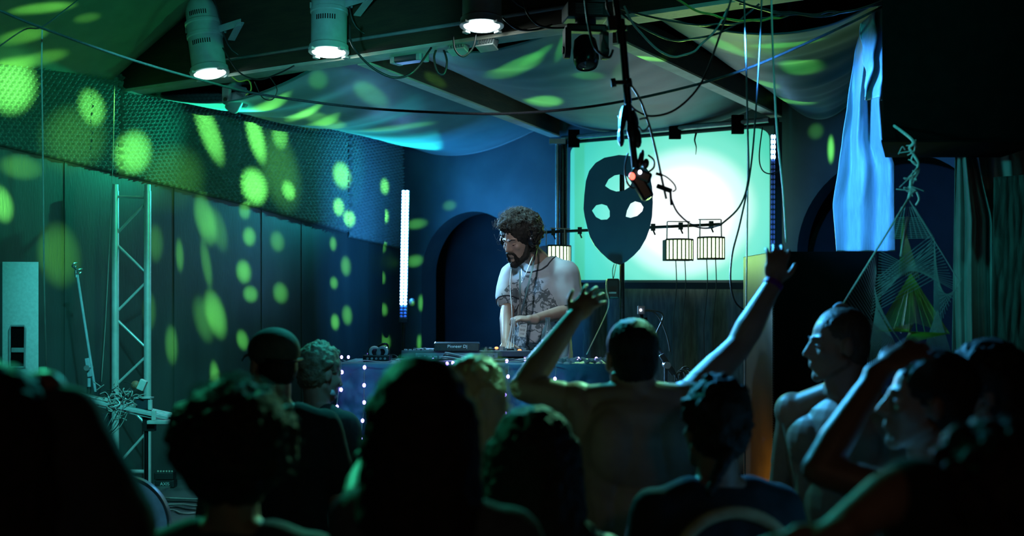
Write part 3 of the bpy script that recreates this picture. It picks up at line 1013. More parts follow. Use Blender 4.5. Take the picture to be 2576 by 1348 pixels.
bmx = bmesh.new()
edges = []
for lp in [outl] + eyes:
    vs = [bmx.verts.new(P(x, y, MD)) for x, y in lp]
    for i in range(len(vs)):
        edges.append(bmx.edges.new((vs[i], vs[(i + 1) % len(vs)])))
bmesh.ops.triangle_fill(bmx, use_beauty=True, use_dissolve=False, edges=edges)
me = bpy.data.meshes.new('mask_board')
off = mt.location
for v in bmx.verts:
    v.co -= off
bmx.to_mesh(me)
bmx.free()
o = bpy.data.objects.new('mask_board', me)
COL.objects.link(o)
o.parent = mt
me.materials.append(M['mask_board'])
sd = o.modifiers.new('thickness', 'SOLIDIFY')
sd.thickness = 0.018
sd.offset = 0
pp = P(1566, 660, MD)
MB().cyl(V((pp.x, MD + 0.035, 0.02)), V((pp.x, MD + 0.035, P(1566, 430, MD).z)), 0.018, n=12).build('pole', 'gloss_black', mt, smooth='auto')
MB().cyl(V((pp.x, MD + 0.035, 0)), V((pp.x, MD + 0.035, 0.03)), 0.2, 0.18, n=24).build('base', 'black', mt, smooth='auto')
MB().tube(spline([P(1545, 664, MD), P(1541, 680, MD), P(1543, 700, MD), P(1550, 664, MD)]), 0.003, 5).build('tie_wire', 'cable', mt)
# small black amplifier box hanging by the pole
c = P(1541, 726, 8.9)
t = thing('monitor_box', 'small black box speaker fixed on the mask pole', 'speaker', c)
MB().box(c, (0.09, 0.10, 0.14)).build('box', 'black', t, bevel=0.012)
MB().tube(spline([c + V((-0.045, -0.05, 0.05)), c + V((-0.05, -0.06, 0.0)), c + V((-0.03, -0.06, -0.1)), c + V((-0.06, -0.06, -0.2)), c + V((-0.2, -0.3, -0.45))]), 0.004, 6).build('cable', 'pale_cable', t, smooth=True)
MB().box(c + V((-0.005, -0.06, -0.03)), (0.05, 0.02, 0.012)).build('plug', 'knob', t)

# ---------------------------------------------------------------- table
ZT = 0.975
tb = thing('dj_table', 'long folding table on the stage under the crinkled cloth', 'table', V((-0.2, 6.6, 0)))
MB().box((-0.19, 6.6, ZT - 0.03), (1.33, 0.78, 0.04)).build('table_top', 'table_wood', tb)
for x in (-0.80, 0.40):
    for y in (6.28, 6.92):
        MB().cyl((x, y, 0), (x, y, ZT - 0.05), 0.018, n=10).build('leg', 'satin_metal', tb, smooth='auto')


def cloth(u, v):
    # v: 0..0.42 over the top from back to front, then down the front
    x = -0.86 + 1.34 * u
    wr = 0.012 * noise.noise(V((x * 9, v * 9, 0))) + 0.022 * noise.noise(V((x * 17, v * 13 + 4, 2))) + 0.020 * abs(noise.noise(V((x * 26 + v * 9, v * 24, 7))))
    if v < 0.42:
        k = v / 0.42
        return V((x, 7.0 - 0.80 * k, ZT + 0.001 + max(0, wr) * 0.06))
    k = (v - 0.42) / 0.58
    flare = 0.05 * k + 0.02 * math.sin(x * 11) * k
    return V((x, 6.205 - flare + wr * 1.3 * min(1, k * 8), ZT - 0.82 * k + (0.002 if k == 0 else 0)))


tag(MB().grid(cloth, 150, 130).build('tablecloth', 'table_cloth', smooth=True, thick=0.003), 'crinkled blue-grey cloth over the front of the DJ table', 'tablecloth')

# fairy light curtain over the front of the table
fl = thing('fairy_light_string', 'string of violet fairy lights draped over the DJ table front', 'fairy lights', V((-0.2, 6.15, ZT)))
TD = 6.14
strands = [[(858, 908), (858, 935), (852, 980), (847, 1022)], [(919, 912), (917, 924), (916, 969), (916, 1012), (912, 1058), (907, 1104), (915, 1128)], [(1011, 912), (1009, 918), (1004, 958), (1000, 990), (996, 1040)],
           [(1072, 915), (1064, 930), (1060, 955), (1058, 990)], [(1142, 914), (1138, 930), (1139, 960), (1136, 990)], [(1195, 915), (1190, 930), (1200, 965), (1190, 1000)], [(1279, 920), (1278, 947), (1271, 992), (1271, 1038), (1276, 1055), (1266, 1083), (1262, 1100)], [(1399, 922), (1397, 953), (1398, 975), (1402, 1000), (1390, 1030), (1342, 1049)], [(1440, 1000), (1432, 1060), (1424, 1092)]]
bulbs = [(860, 936), (858, 980), (848, 1023), (917, 924), (916, 969), (916, 1012), (912, 1058), (907, 1103), (1009, 914), (1021, 912), (1004, 958), (1072, 915), (1108, 916), (1061, 955), (1125, 914), (1139, 913), (1138, 933), (1090, 904), (1178, 915), (1195, 916), (1190, 929), (1278, 947), (1271, 993), (1271, 1039), (1266, 1083), (1258, 1080), (1396, 953), (1342, 1049), (1424, 1092), (1000, 1000), (1056, 1000), (1440, 1010)]
bproto = None


def table_front(px, py):
    """a point just in front of the hanging cloth"""
    p = P(px, py, TD)
    k = max(0.0, (ZT - p.z) / 0.82)
    return P(px, py, TD - 0.07 * k - 0.005)


for s in strands:
    MB().tube(spline([table_front(*q) for q in s], 5), 0.0022, 5).build('wire', 'pale_cable', fl, smooth=True)
MB().tube(spline([table_front(x, 912 + 4 * math.sin(x * 0.13)) + V((0, 0.02, 0.006)) for x in range(858, 1420, 28)], 3), 0.0022, 5).build('wire', 'pale_cable', fl, smooth=True)
topb = [(868, 897), (893, 895), (930, 903), (955, 901), (1455, 903), (1500, 903), (1275, 909), (1320, 905)]
for q in bulbs + topb:
    p = table_front(*q)
    if q in topb:
        p = P(q[0], q[1], (ZC - ZT - 0.01) * F / (q[1] - HY))
        p.y = min(max(p.y, 6.22), 6.95)
        p.z = ZT + 0.012
    if bproto is None:
        bproto = MB().ell(V((0, 0, 0)), (0.0075, 0.0075, 0.0095), None, 8, 6).build('bulb', 'fairy_bulb', None, smooth=True)
        bproto.parent = fl
        o = bproto
    else:
        o = bproto.copy()
        COL.objects.link(o)
        o.parent = fl
    o.location = p - fl.location
# shiny garland at the end of the table
g = MB()
for k in range(46):
    x = 0.12 + 0.36 * k / 45
    p = V((x, 6.24 + random.uniform(-0.03, 0.05), ZT + 0.012 + random.uniform(0, 0.015)))
    g.box(p, (0.028, 0.012, 0.010), Matrix.Rotation(random.uniform(-1, 1), 3, 'Z') @ Matrix.Rotation(random.uniform(-0.6, 0.6), 3, 'Y'))
tag(g.build('tinsel_garland', 'clear_plastic'), 'shiny garland lying along the bare end of the table', 'garland')

# controller
cc = P(1172, 888, 6.62)
ct = thing('dj_controller', 'wide DJ controller with knobs and raised screen on the table', 'DJ controller', V((cc.x, 6.55, ZT)))
x0, x1 = P(1013, 880, 6.5).x, P(1338, 880, 6.5).x
MB().prism([V((x0, 6.42, ZT + 0.03)), V((x0, 6.42, ZT + 0.062)), V((x0, 6.86, ZT + 0.040)), V((x0, 6.86, ZT + 0.015))], V((x1 - x0, 0, 0))).build('body', 'device_blue', ct, bevel=0.004)
MB().box(((x0 + x1) / 2, 6.64, ZT + 0.012), (x1 - x0 - 0.08, 0.40, 0.024)).build('foot_plinth', 'black', ct)
xp0, xp1 = P(1046, 880, 6.42).x, P(1252, 880, 6.42).x
bp = MB().box(((xp0 + xp1) / 2, 6.414, ZT + 0.028), (xp1 - xp0, 0.012, 0.042)).build('rear_panel', 'device_panel', ct)
for k in range(15):
    x = xp0 + 0.02 + (xp1 - xp0 - 0.04) * k / 14
    r = random.random()
    if r < 0.4:
        MB().cyl((x, 6.408, ZT + 0.03), (x, 6.402, ZT + 0.03), 0.007, n=10).build('socket', 'black', bp)
    elif r < 0.75:
        for dz in (0.018, 0.036):
            MB().cyl((x, 6.408, ZT + dz), (x, 6.402, ZT + dz), 0.004, n=8).build('socket', 'letter_white' if r < 0.6 else 'black', bp)
    else:
        MB().box((x, 6.406, ZT + 0.026), (0.018, 0.004, 0.018)).build('port', 'letter_white', bp)
MB().box(((xp0 + xp1) / 2 + 0.035, 6.406, ZT + 0.022), (0.042, 0.003, 0.020)).build('rating_plate', 'letter_white', bp)
h0, h1 = P(1094, 870, 6.5).x, P(1207, 870, 6.5).x
hz0, hz1 = ZT + 0.058, ZT + 0.098
hood = MB().prism([V((h0, 6.405, hz0)), V((h0, 6.425, hz1)), V((h0, 6.50, hz1 + 0.006)), V((h0, 6.52, hz0))], V((h1 - h0, 0, 0))).build('screen_hood', 'gloss_black', ct, bevel=0.004)
text_mesh('lettering', 'Pioneer Dj', 'letter_white', hood, V(((h0 + h1) / 2 + 0.004, 6.411, (hz0 + hz1) / 2 + 0.004)), (1, 0, 0), (0, 0.4, 1), 0.022, 0.0008, 1.05)
for k in range(34):
    x = x0 + 0.03 + (x1 - x0 - 0.06) * random.random()
    y = 6.46 + 0.34 * random.random()
    if h0 - 0.01 < x < h1 + 0.01 and y < 6.54:
        y += 0.12
    ztop = ZT + 0.062 - (y - 6.42) * 0.05
    MB().cyl((x, y, ztop - 0.002), (x, y, ztop + random.choice((0.008, 0.016, 0.022))), random.choice((0.006, 0.008)), n=10).build('knob', 'knob', ct, smooth='auto')
for sgn, x in ((0, x0 + 0.15), (1, x1 - 0.15)):
    MB().cyl((x, 6.66, ZT + 0.045), (x, 6.66, ZT + 0.066), 0.10, 0.095, n=32).build('jog_wheel', 'gloss_black', ct, smooth='auto')
for k in range(10):
    MB().box((x0 + 0.02 + 0.022 * k, 6.45, ZT + 0.064), (0.014, 0.03, 0.006)).build('pad', 'knob', ct)
for px, py in ((1249, 875), (1307, 881)):
    p = P(px, py, 6.45)
    MB().ell(p, (0.010, 0.006, 0.006), None, 10, 6).build('cue_light', 'orange_led', ct, smooth=True)
# cable bunch behind the controller
for k in range(5):
    y = 6.27 + 0.02 * k
    pts = [V((-0.45 + 0.05 * k, y, ZT + 0.012)), V((-0.33, y - 0.05, ZT + 0.014 + 0.01 * k)), V((-0.25 + 0.03 * k, y + 0.02, ZT + 0.012)), V((-0.12 + 0.05 * k, 6.385, ZT + 0.02))]
    tag(MB().tube(spline(pts, 6), 0.0045, 6).build('signal_cable', 'cable' if k % 2 else 'pale_cable', smooth=True), ('black' if k % 2 else 'pale grey') + ' audio cable lying on the table behind the controller', 'cable', 'audio cables on the table')

# headphones lying on a small black box
c = P(950, 898, 6.5)
t = thing('audio_interface', 'flat black audio box under the headphones on the table', 'audio box', V((c.x, 6.5, ZT)))
MB().box((c.x, 6.5, ZT + 0.02), (0.14, 0.11, 0.036)).build('box', 'gloss_black', t, bevel=0.006)
for k in range(5):
    MB().cyl((c.x - 0.045 + 0.022 * k, 6.444, ZT + 0.02), (c.x - 0.045 + 0.022 * k, 6.436, ZT + 0.02), 0.006, n=8).build('knob', 'knob', t)
hp = thing('headphones', 'black headphones lying on the flat audio box', 'headphones', V((c.x, 6.5, ZT + 0.04)))
for px, tilt in ((938, 25), (968, -18)):
    q = P(px, 889, 6.5)
    ax = V((math.sin(R(tilt)), -0.9, 0.2)).normalized()
    cup = MB().lathe(q, ax, [(0.001, 0.0), (0.026, 0.0), (0.034, 0.010), (0.036, 0.022), (0.030, 0.030), (0.020, 0.026), (0.001, 0.024)], 20).build('ear_cup', 'gloss_black', hp, smooth='auto')
    MB().lathe(q + ax * 0.026, ax, [(0.026, 0), (0.034, 0.004), (0.030, 0.012), (0.018, 0.010)], 20).build('ear_pad', 'grey_plastic', cup, smooth=True)
pts = [P(938, 882, 6.5) + V((0.03 * math.sin(a) - 0.0 + 0.195 * 0.5 * (1 - math.cos(a)) * 0.32, 0.03 - 0.02 * math.sin(a), 0.035 * math.sin(a))) for a in [math.pi * k / 12 for k in range(13)]]
MB().tube(pts, 0.006, 8).build('headband', 'gloss_black', hp, smooth=True)
MB().tube(spline([P(968, 895, 6.5), P(990, 892, 6.45), P(1000, 900, 6.4), P(985, 905, 6.35), P(1020, 906, 6.3)]), 0.003, 6).build('cord', 'cable', hp, smooth=True)

# bottle and cups on the table
p = P(1378, 812, 6.75)
bt = thing('glass_bottle', 'clear glass bottle standing on the DJ table by the controller', 'bottle', V((p.x, 6.75, ZT)))
MB().lathe(V((p.x, 6.75, ZT)), (0, 0, 1), [(0.001, 0), (0.032, 0.001), (0.034, 0.01), (0.034, 0.13), (0.028, 0.16), (0.014, 0.19), (0.012, 0.215), (0.014, 0.217), (0.014, 0.228), (0.001, 0.229)], 18).build('body', 'glass', bt, smooth='auto')
MB().lathe(V((p.x, 6.75, ZT + 0.05)), (0, 0, 1), [(0.0345, 0), (0.0345, 0.06)], 18).build('paper_label', 'badge_card', bt, smooth=True)
p = P(1418, 890, 6.5)
bt = thing('plastic_cup', 'tall clear cup of yellow drink at the table end', 'cup', V((p.x, 6.5, ZT)))
MB().lathe(V((p.x, 6.5, ZT)), (0, 0, 1), [(0.001, 0), (0.022, 0), (0.030, 0.12), (0.028, 0.12), (0.020, 0.004)], 16).build('cup', 'clear_plastic', bt, smooth='auto')
# white cup peeping out low by the cloth
p = P(940, 1062, 6.05)
t = thing('side_shelf', 'small pale shelf edge in front of the crinkled tablecloth', 'shelf', V((p.x, 6.05, 0)))
MB().box(p, (0.065, 0.08, 0.006)).build('board', 'white_plastic', t)
for sgn in (-1, 1):
    MB().cyl((p.x + 0.025 * sgn, p.y, 0), (p.x + 0.025 * sgn, p.y, p.z - 0.003), 0.005, n=8).build('leg', 'satin_metal', t)

# boom stand with a small action camera
def boom_stand(foot, joint, tip, tail, label, group=None, name='boom_stand'):
    t = thing(name, label, 'stand', V((foot.x, foot.y, 0 if foot.z >= 0 else ZA)), group)
    z0 = t.location.z
    MB().cyl(V((joint.x, joint.y, z0 + 0.03)), joint, 0.011, n=10).build('upright', 'blue_disc', t, smooth='auto')
    MB().cyl(V((joint.x, joint.y, z0 + 0.35)), joint - V((0, 0, 0.12)), 0.015, n=10).build('lower_tube', 'black', t, smooth='auto')
    for k in range(3):
        a = R(20 + 120 * k)
        MB().cyl(V((joint.x, joint.y, z0 + 0.16)), V((joint.x + 0.26 * math.cos(a), joint.y + 0.26 * math.sin(a), z0 + 0.012)), 0.008, n=8).build('leg', 'black', t, smooth='auto')
    MB().cyl(tail, tip, 0.0085, n=10).build('boom', 'blue_disc', t, smooth='auto')
    d = (tip - tail).normalized()
    MB().bar(joint - d * 0.07 + V((0, -0.01, 0.012)), joint + d * 0.05 + V((0, -0.01, 0.012)), 0.028, 0.028).build('boom_clamp', 'blue_disc', t, bevel=0.004)
    MB().cyl(joint + V((0, -0.05, 0)), joint + V((0, 0.03, 0)), 0.018, n=12).build('clutch_knob', 'satin_metal', t, smooth='auto')
    return t


jt = P(1676, 918, 6.4)
t = boom_stand(jt, jt, P(1614, 808, 6.4), P(1726, 985, 6.4), 'boom stand carrying a small camera beside the raised arms')
c = P(1613, 780, 6.4)
cm = thing('action_camera', 'tiny white camera box with a glowing dot on the boom stand', 'camera', c)
MB().box(c, (0.036, 0.03, 0.042)).build('body', 'white_plastic', cm, bevel=0.003)
MB().cyl(c + V((-0.004, -0.014, 0)), c + V((-0.004, -0.018, 0)), 0.0055, n=12).build('status_light', 'white_led', cm)
MB().cyl(c + V((0, 0, -0.02)), c + V((0.005, 0, -0.055)), 0.010, n=10).build('mount', 'black', cm)
MB().cyl(c + V((-0.03, 0, -0.05)), c + V((0.03, 0, -0.045)), 0.009, n=10).build('mount_screw', 'black', cm)
MB().tube(spline([c + V((0.018, 0, 0.0)), P(1640, 781, 6.4), P(1662, 786, 6.4), P(1668, 800, 6.4), P(1655, 830, 6.4), P(1648, 845, 6.4)]), 0.0045, 6).build('lead', 'pale_cable', cm, smooth=True)
MB().tube(spline([c + V((0.018, 0, -0.004)), P(1645, 785, 6.4), P(1662, 806, 6.4), P(1678, 845, 6.4), P(1686, 885, 6.4)]), 0.0035, 6).build('lead', 'pale_cable', cm, smooth=True)
# bundle of tape and cable at the boom tail
for k in range(6):
    q = P(1712 + random.uniform(-14, 16), 958 + random.uniform(-22, 18), 6.38)
    pts = [q + V((0.03 * math.cos(a) * (0.6 + 0.3 * k / 6), 0.01 * math.sin(3 * a), 0.035 * math.sin(a))) for a in [2 * math.pi * i / 14 for i in range(13)]]
    tag(MB().tube(pts, 0.004, 5).build('cable_coil', 'pale_cable', smooth=True), 'small coil of cable tied to the tail of the camera boom', 'cable', 'cable coils on the camera boom')
# ================================================================ right of the stage
# tall black loudspeaker with a grille, amber-lit side
sp0 = P(1944, 800, 6.45)
t = thing('stage_loudspeaker', 'tall black loudspeaker stack with an amber-lit side', 'loudspeaker', V((sp0.x + 0.3, 6.6, 0)))
xa, xb = sp0.x, P(2215, 800, 6.45).x
zt = P(1944, 633, 6.45).z
MB().prism([V((xa, 6.45, 0.0)), V((xb, 6.45, 0.0)), V((xb, 7.0, 0.0)), V((xa - 0.05, 7.0, 0.0))], V((0, 0, zt))).build('cabinet', 'drum_side', t, bevel=0.004)
MB().box(((xa + xb) / 2, 6.44, zt / 2), (xb - xa, 0.016, zt)).build('grille', 'matte_black', t, bevel=0.003)
bd = MB()
for k in range(120):
    z = 0.02 + (zt - 0.04) * k / 119
    bd.box((xa - 0.001, 6.438, z), (0.010, 0.014, 0.006))
o = bd.build('grille_edge', 'device_blue', t)

# big black box hanging from the ceiling
bx0, bx1 = P(2222, 350, 5.4), P(2640, 0, 5.4)
t = thing('hanging_black_box', 'huge matte black box hanging from the ceiling above the string pyramid', 'box', V((bx0.x + 0.4, 5.7, bx0.z)))
MB().prism([V((bx0.x, 5.42, bx0.z)), V((bx1.x, 5.42, bx0.z)), V((bx1.x, 5.93, bx0.z)), V((bx0.x + 0.17, 5.93, bx0.z))], V((0, 0, 3.6 - bx0.z))).build('casing', 'matte_black', t, bevel=0.01)
MB().prism([V((bx0.x - 0.005, 5.415, bx0.z)), V((bx1.x, 5.415, bx0.z)), V((bx1.x, 5.935, bx0.z)), V((bx0.x + 0.165, 5.935, bx0.z))], V((0, 0, -0.01))).build('lower_rim', 'matte_black', t)

# blue-lit hanging cloth
rows = [(-60, 2214, 2246), (0, 2205, 2242), (78, 2163, 2242), (135, 2150, 2236), (260, 2132, 2222), (350, 2119, 2226), (415, 2110, 2250), (514, 2095, 2250), (632, 2104, 2252)]


def blue_cloth(u, v):
    y = -60 + 692 * v
    for i in range(len(rows) - 1):
        if rows[i][0] <= y <= rows[i + 1][0] + 1e-6:
            k = (y - rows[i][0]) / (rows[i + 1][0] - rows[i][0])
            k = k * k * (3 - 2 * k) * 0.4 + k * 0.6
            l = rows[i][1] * (1 - k) + rows[i + 1][1] * k
            r = rows[i][2] * (1 - k) + rows[i + 1][2] * k
            break
    g = max(0.0, 1 - max(0, y - 60) / 470) ** 1.2
    uu = u + 0.05 * math.sin(v * 5 + 1)
    fold = 0.12 * math.sin(uu * 13 + 0.6 * math.sin(v * 6)) * (0.16 + g) + 0.03 * math.sin(uu * 31 + v * 4) * g + 0.04 * noise.noise(V((u * 3, v * 5, 3.0)))
    return P(l + (r - l) * u, y, 6.72 + fold)


tag(MB().grid(blue_cloth, 80, 160).build('hanging_cloth', 'velvet', smooth=True, thick=0.004), 'long pale cloth lit bright blue hanging beside the black box', 'cloth')


def knot(u, v):
    p = P(2165 + 75 * u + 12 * math.sin(v * 3), 60 + 190 * v - 70 * u * (1 - v), 6.45)
    p.y += 0.05 * math.sin(u * 13 + v * 5) + 0.02 * math.sin(v * 17)
    return p


tag(MB().grid(knot, 40, 40).build('cloth_fold', 'velvet', smooth=True, thick=0.004), 'gathered fold of pale cloth hanging over the blue-lit cloth', 'cloth')

# sheer curtain and rough hanging at the far side
def sheer(u, v):
    y = 300 + 800 * v
    l = 2404 - 12 * v
    r = 2440 + 55 * min(1, max(0, (y - 330) / 220)) + (20 if y > 500 else 0) * 0
    k = math.sin(u * 21 + 1.5 * math.sin(v * 4)) * 0.03 + math.sin(u * 9 + 0.5) * 0.04
    return P(l + (r - l) * u, y, 6.0 + k)


tag(MB().grid(sheer, 60, 40).build('sheer_curtain', 'sheer', smooth=True, thick=0.002), 'narrow sheer curtain hanging beside the string pyramid', 'curtain')


def sheer2(u, v):
    y = 290 + 820 * v
    l = 2445 + 60 * min(1, v * 2.2)
    return P(l + (2650 - l) * u, y, 6.15 + 0.05 * math.sin(u * 12 + 3 * v) + 0.02 * math.sin(u * 25))


tag(MB().grid(sheer2, 60, 40).build('sheer_curtain', 'sheer', smooth=True, thick=0.002), 'wide sheer curtain falling behind the rough hanging', 'curtain')


def roughc(u, v):
    y = 446 - 14 * u + 650 * v
    return P(2500 - 12 * v + 160 * u, y, 5.9 + 0.012 * noise.noise(V((u * 14, v * 9, 1))))


tag(MB().grid(roughc, 50, 50).build('rough_hanging', 'rough_cloth', smooth=True, thick=0.006), 'rough dark fibre hanging in front of the wide sheer curtain', 'cloth')

# string pyramid
SD = 5.2
A = P(2285, 500, SD)
t = thing('string_pyramid', 'hanging pyramid of stretched threads with a lime pyramid inside', 'string art', A)
Q = lambda x, y, dd=0.0: P(x, y, SD + dd)


def fan(a0, a1, b0, b1, n, r=0.0011, flip=False, name='thread_fan', mt_='thread', bow=0.0):
    mb = MB()
    for i in range(n):
        k = i / (n - 1)
        kb = 1 - k if flip else k
        mb.cyl(a0.lerp(a1, k), b0.lerp(b1, kb), r, n=4, caps=False)
    return mb.build(name, mt_, t)


BL, BR = Q(2112, 778, -0.15), Q(2412, 706, 0.0)
MB().cyl(A, BL, 0.0045, 0.003, 8).build('edge_cord', 'white_rope', t, smooth=True)
MB().cyl(A, BR, 0.0018, n=6).build('edge_cord', 'thread', t)
MB().cyl(Q(2283, 545), Q(2266, 645), 0.005, n=8).build('edge_cord', 'white_rope', t)
inner0, inner1 = Q(2204, 690, -0.05), Q(2190, 870, -0.05)
fan(Q(2203, 640, -0.08), BL, inner0, inner1, 22)
fan(BL, Q(2180, 800, -0.1), inner1, Q(2262, 870), 14)
fan(Q(2212, 630), Q(2202, 760), Q(2350, 600), Q(2412, 735), 18, flip=True)
fan(Q(2345, 590), Q(2352, 700), Q(2205, 700), Q(2190, 790), 12)
fan(Q(2350, 600), Q(2365, 790), Q(2420, 700), Q(2350, 850), 16, flip=True)
fan(Q(2205, 765), Q(2205, 775), Q(2182, 915), Q(2280, 915), 22)
fan(Q(2358, 780), Q(2362, 790), Q(2312, 915), Q(2400, 915), 18)
fan(Q(2200, 720), Q(2205, 770), Q(2205, 780), Q(2280, 880), 16, flip=False)
fan(Q(2268, 520), Q(2300, 520), Q(2236, 600), Q(2350, 600), 9)
fan(Q(2252, 548), Q(2240, 600), Q(2312, 548), Q(2345, 598), 12, mt_='thread')
fan(Q(2268, 548), Q(2252, 600), Q(2276, 545), Q(2280, 600), 12, mt_='lime_thread')
# lime inner pyramid
la = Q(2290, 690, 0.1)
for b0, b1, n in ((Q(2206, 832, 0.0), Q(2300, 812, 0.18), 24), (Q(2300, 812, 0.18), Q(2388, 838, 0.0), 24), (Q(2206, 836, 0.0), Q(2388, 840, 0.0), 10)):
    fan(la, la + V((0.004, 0, 0)), b0, b1, n, r=0.0013, name='inner_thread_fan', mt_='lime_thread')
fan(Q(2206, 832, 0.0), Q(2300, 812, 0.18), Q(2388, 838, 0.0), Q(2270, 868, -0.1), 26, r=0.0013, name='inner_thread_fan', mt_='lime_thread')
fan(Q(2270, 560), Q(2272, 562), Q(2262, 690, 0.1), Q(2312, 700, 0.1), 10, name='inner_thread_fan', mt_='lime_thread')
# tangled rope it hangs on
pts = [V((A.x + 0.005, 5.5, 2.05)), P(2295, 352, SD), P(2288, 372, SD), P(2300, 392, SD), P(2309, 410, SD), P(2305, 432, SD), P(2292, 452, SD), P(2290, 478, SD), A]
MB().tube(spline(pts, 6), 0.006, 7).build('hanging_rope', 'white_rope', t, smooth=True)
MB().tube(spline([pts[1] + V((0.01, -0.01, 0)), P(2300, 380, SD), P(2293, 405, SD), P(2312, 425, SD), P(2296, 462, SD), A]), 0.003, 6).build('hanging_rope', 'white_rope', t, smooth=True)
for k in range(13):
    q = P(2290 + random.uniform(-14, 14), 365 + 130 * random.random(), SD)
    MB().tube(spline([q, q + V((random.uniform(-0.03, 0.03), -0.01, random.uniform(-0.02, 0.03))), q + V((random.uniform(-0.05, 0.05), 0, random.uniform(-0.03, 0.01)))]), 0.0022, 5).build('rope_end', 'white_rope', t, smooth=True)
MB().tube(spline([A, P(2302, 480, SD), P(2312, 500, SD), P(2304, 516, SD)]), 0.004, 6).build('hanging_rope', 'white_rope', t, smooth=True)
# ================================================================ left of the stage
# loudspeaker with a handle
SPD = 7.4
q = P(6, 660, SPD)
t = thing('pa_loudspeaker', 'grey PA loudspeaker with a recessed side handle by the wall', 'loudspeaker', V((q.x, SPD, 0)))
xb = P(92, 660, SPD).x
z1 = q.z
z0_ = P(6, 975, SPD).z
side = MB()
hx0, hx1, hz0, hz1 = P(26, 0, SPD).x, P(58, 0, SPD).x, P(0, 922, SPD).z, P(0, 822, SPD).z
# side face with the handle opening cut out
side.add([V((q.x, SPD, z0_)), V((xb, SPD + 0.03, z0_)), V((xb, SPD + 0.03, z1)), V((q.x, SPD, z1)), V((hx0, SPD + 0.006, hz0)), V((hx1, SPD + 0.018, hz0)), V((hx1, SPD + 0.018, hz1)), V((hx0, SPD + 0.006, hz1))],
         [(0, 1, 5, 4), (1, 2, 6, 5), (2, 3, 7, 6), (3, 0, 4, 7)])
side.prism([V((q.x, SPD, z1)), V((xb, SPD + 0.03, z1)), V((xb - 0.13, SPD + 0.35, z1)), V((q.x - 0.14, SPD + 0.35, z1))], V((0, 0, 0.004)))
side.add([V((xb, SPD + 0.03, z0_)), V((xb - 0.13, SPD + 0.35, z0_)), V((xb - 0.13, SPD + 0.35, z1)), V((xb, SPD + 0.03, z1))], [(0, 1, 2, 3)])
side.add([V((q.x - 0.14, SPD + 0.35, z0_)), V((xb - 0.13, SPD + 0.35, z0_)), V((xb - 0.13, SPD + 0.35, z1)), V((q.x - 0.14, SPD + 0.35, z1))], [(0, 1, 2, 3)])
side.build('cabinet', 'speaker_side', t)
hd = MB().box(((hx0 + hx1) / 2, SPD + 0.06, (hz0 + hz1) / 2), (hx1 - hx0, 0.08, hz1 - hz0)).build('handle_recess', 'matte_black', t)
rim = [V((hx0 - 0.006, SPD + 0.0, hz0 - 0.012)), V((hx1 + 0.006, SPD + 0.008, hz0 - 0.004)), V((hx1 + 0.010, SPD + 0.008, hz1 - 0.01)), V((hx1 + 0.004, SPD + 0.008, hz1 + 0.006)), V((hx0 + 0.004, SPD + 0.0, hz1 + 0.006)), V((hx0 - 0.006, SPD, hz1 - 0.02)), V((hx0 - 0.006, SPD + 0.0, hz0 - 0.012))]
MB().tube(rim, 0.007, 6).build('handle_rim', 'grey_plastic', t)
MB().box(((hx0 + hx1) / 2 + 0.002, SPD + 0.012, (hz0 + hz1) / 2 - 0.02), (hx1 - hx0, 0.012, 0.028)).build('handle_grip', 'grey_plastic', t, bevel=0.003)
MB().box((q.x - 0.03, SPD + 0.15, (z0_ + z1) / 2), (0.06, 0.40, z1 - z0_)).build('grille', 'black', t)
MB().cyl(V((q.x + 0.05, SPD + 0.18, 0.02)), V((q.x + 0.05, SPD + 0.18, z0_)), 0.02, n=12).build('stand_pole', 'black', t, smooth='auto')
for k in range(3):
    a = R(90 + 120 * k)
    MB().cyl(V((q.x + 0.05, SPD + 0.18, 0.3)), V((q.x + 0.05 + 0.3 * math.cos(a), SPD + 0.18 + 0.3 * math.sin(a), 0.015)), 0.012, n=8).build('stand_leg', 'black', t)

# aluminium ladder truss
TDp = 8.72
xl, xr = P(290, 0, TDp).x, P(371, 0, TDp).x
ztop = P(0, 464, TDp).z
t = thing('truss', 'aluminium ladder truss standing against the green-lit wall', 'truss', V(((xl + xr) / 2, TDp, 0)))
for x in (xl, xr):
    MB().cyl((x, TDp, 0.02), (x, TDp, ztop - 0.045), 0.0245, n=20).build('main_tube', 'aluminium', t, smooth='auto')
    MB().cyl((x, TDp, ztop - 0.05), (x, TDp, ztop), 0.0205, n=20).build('spigot', 'aluminium', t, smooth='auto')
zz = lambda y: P(0, y, TDp).z
MB().cyl((xl, TDp, zz(494)), (xr, TDp, zz(497)), 0.009, n=10).build('rung', 'aluminium', t, smooth='auto')
seq = [505, 592, 611, 690, 706, 788, 800, 878, 893, 970, 985, 1072, 1085, 1175]
for i in range(0, len(seq) - 1, 2):
    a_, b_ = seq[i], seq[i + 1]
    if (i // 2) % 2 == 0:
        MB().cyl((xr, TDp, zz(a_)), (xl, TDp, zz(b_)), 0.009, n=10).build('diagonal', 'aluminium', t, smooth='auto')
    else:
        MB().cyl((xl, TDp, zz(a_)), (xr, TDp, zz(b_)), 0.009, n=10).build('diagonal', 'aluminium', t, smooth='auto')
MB().cyl((xl - 0.02, TDp, zz(1186)), (xr + 0.02, TDp, zz(1186)), 0.014, n=10).build('rung', 'aluminium', t, smooth='auto')
MB().box(((xl + xr) / 2, TDp, 0.01), (0.42, 0.42, 0.02)).build('base_plate', 'satin_metal', t)
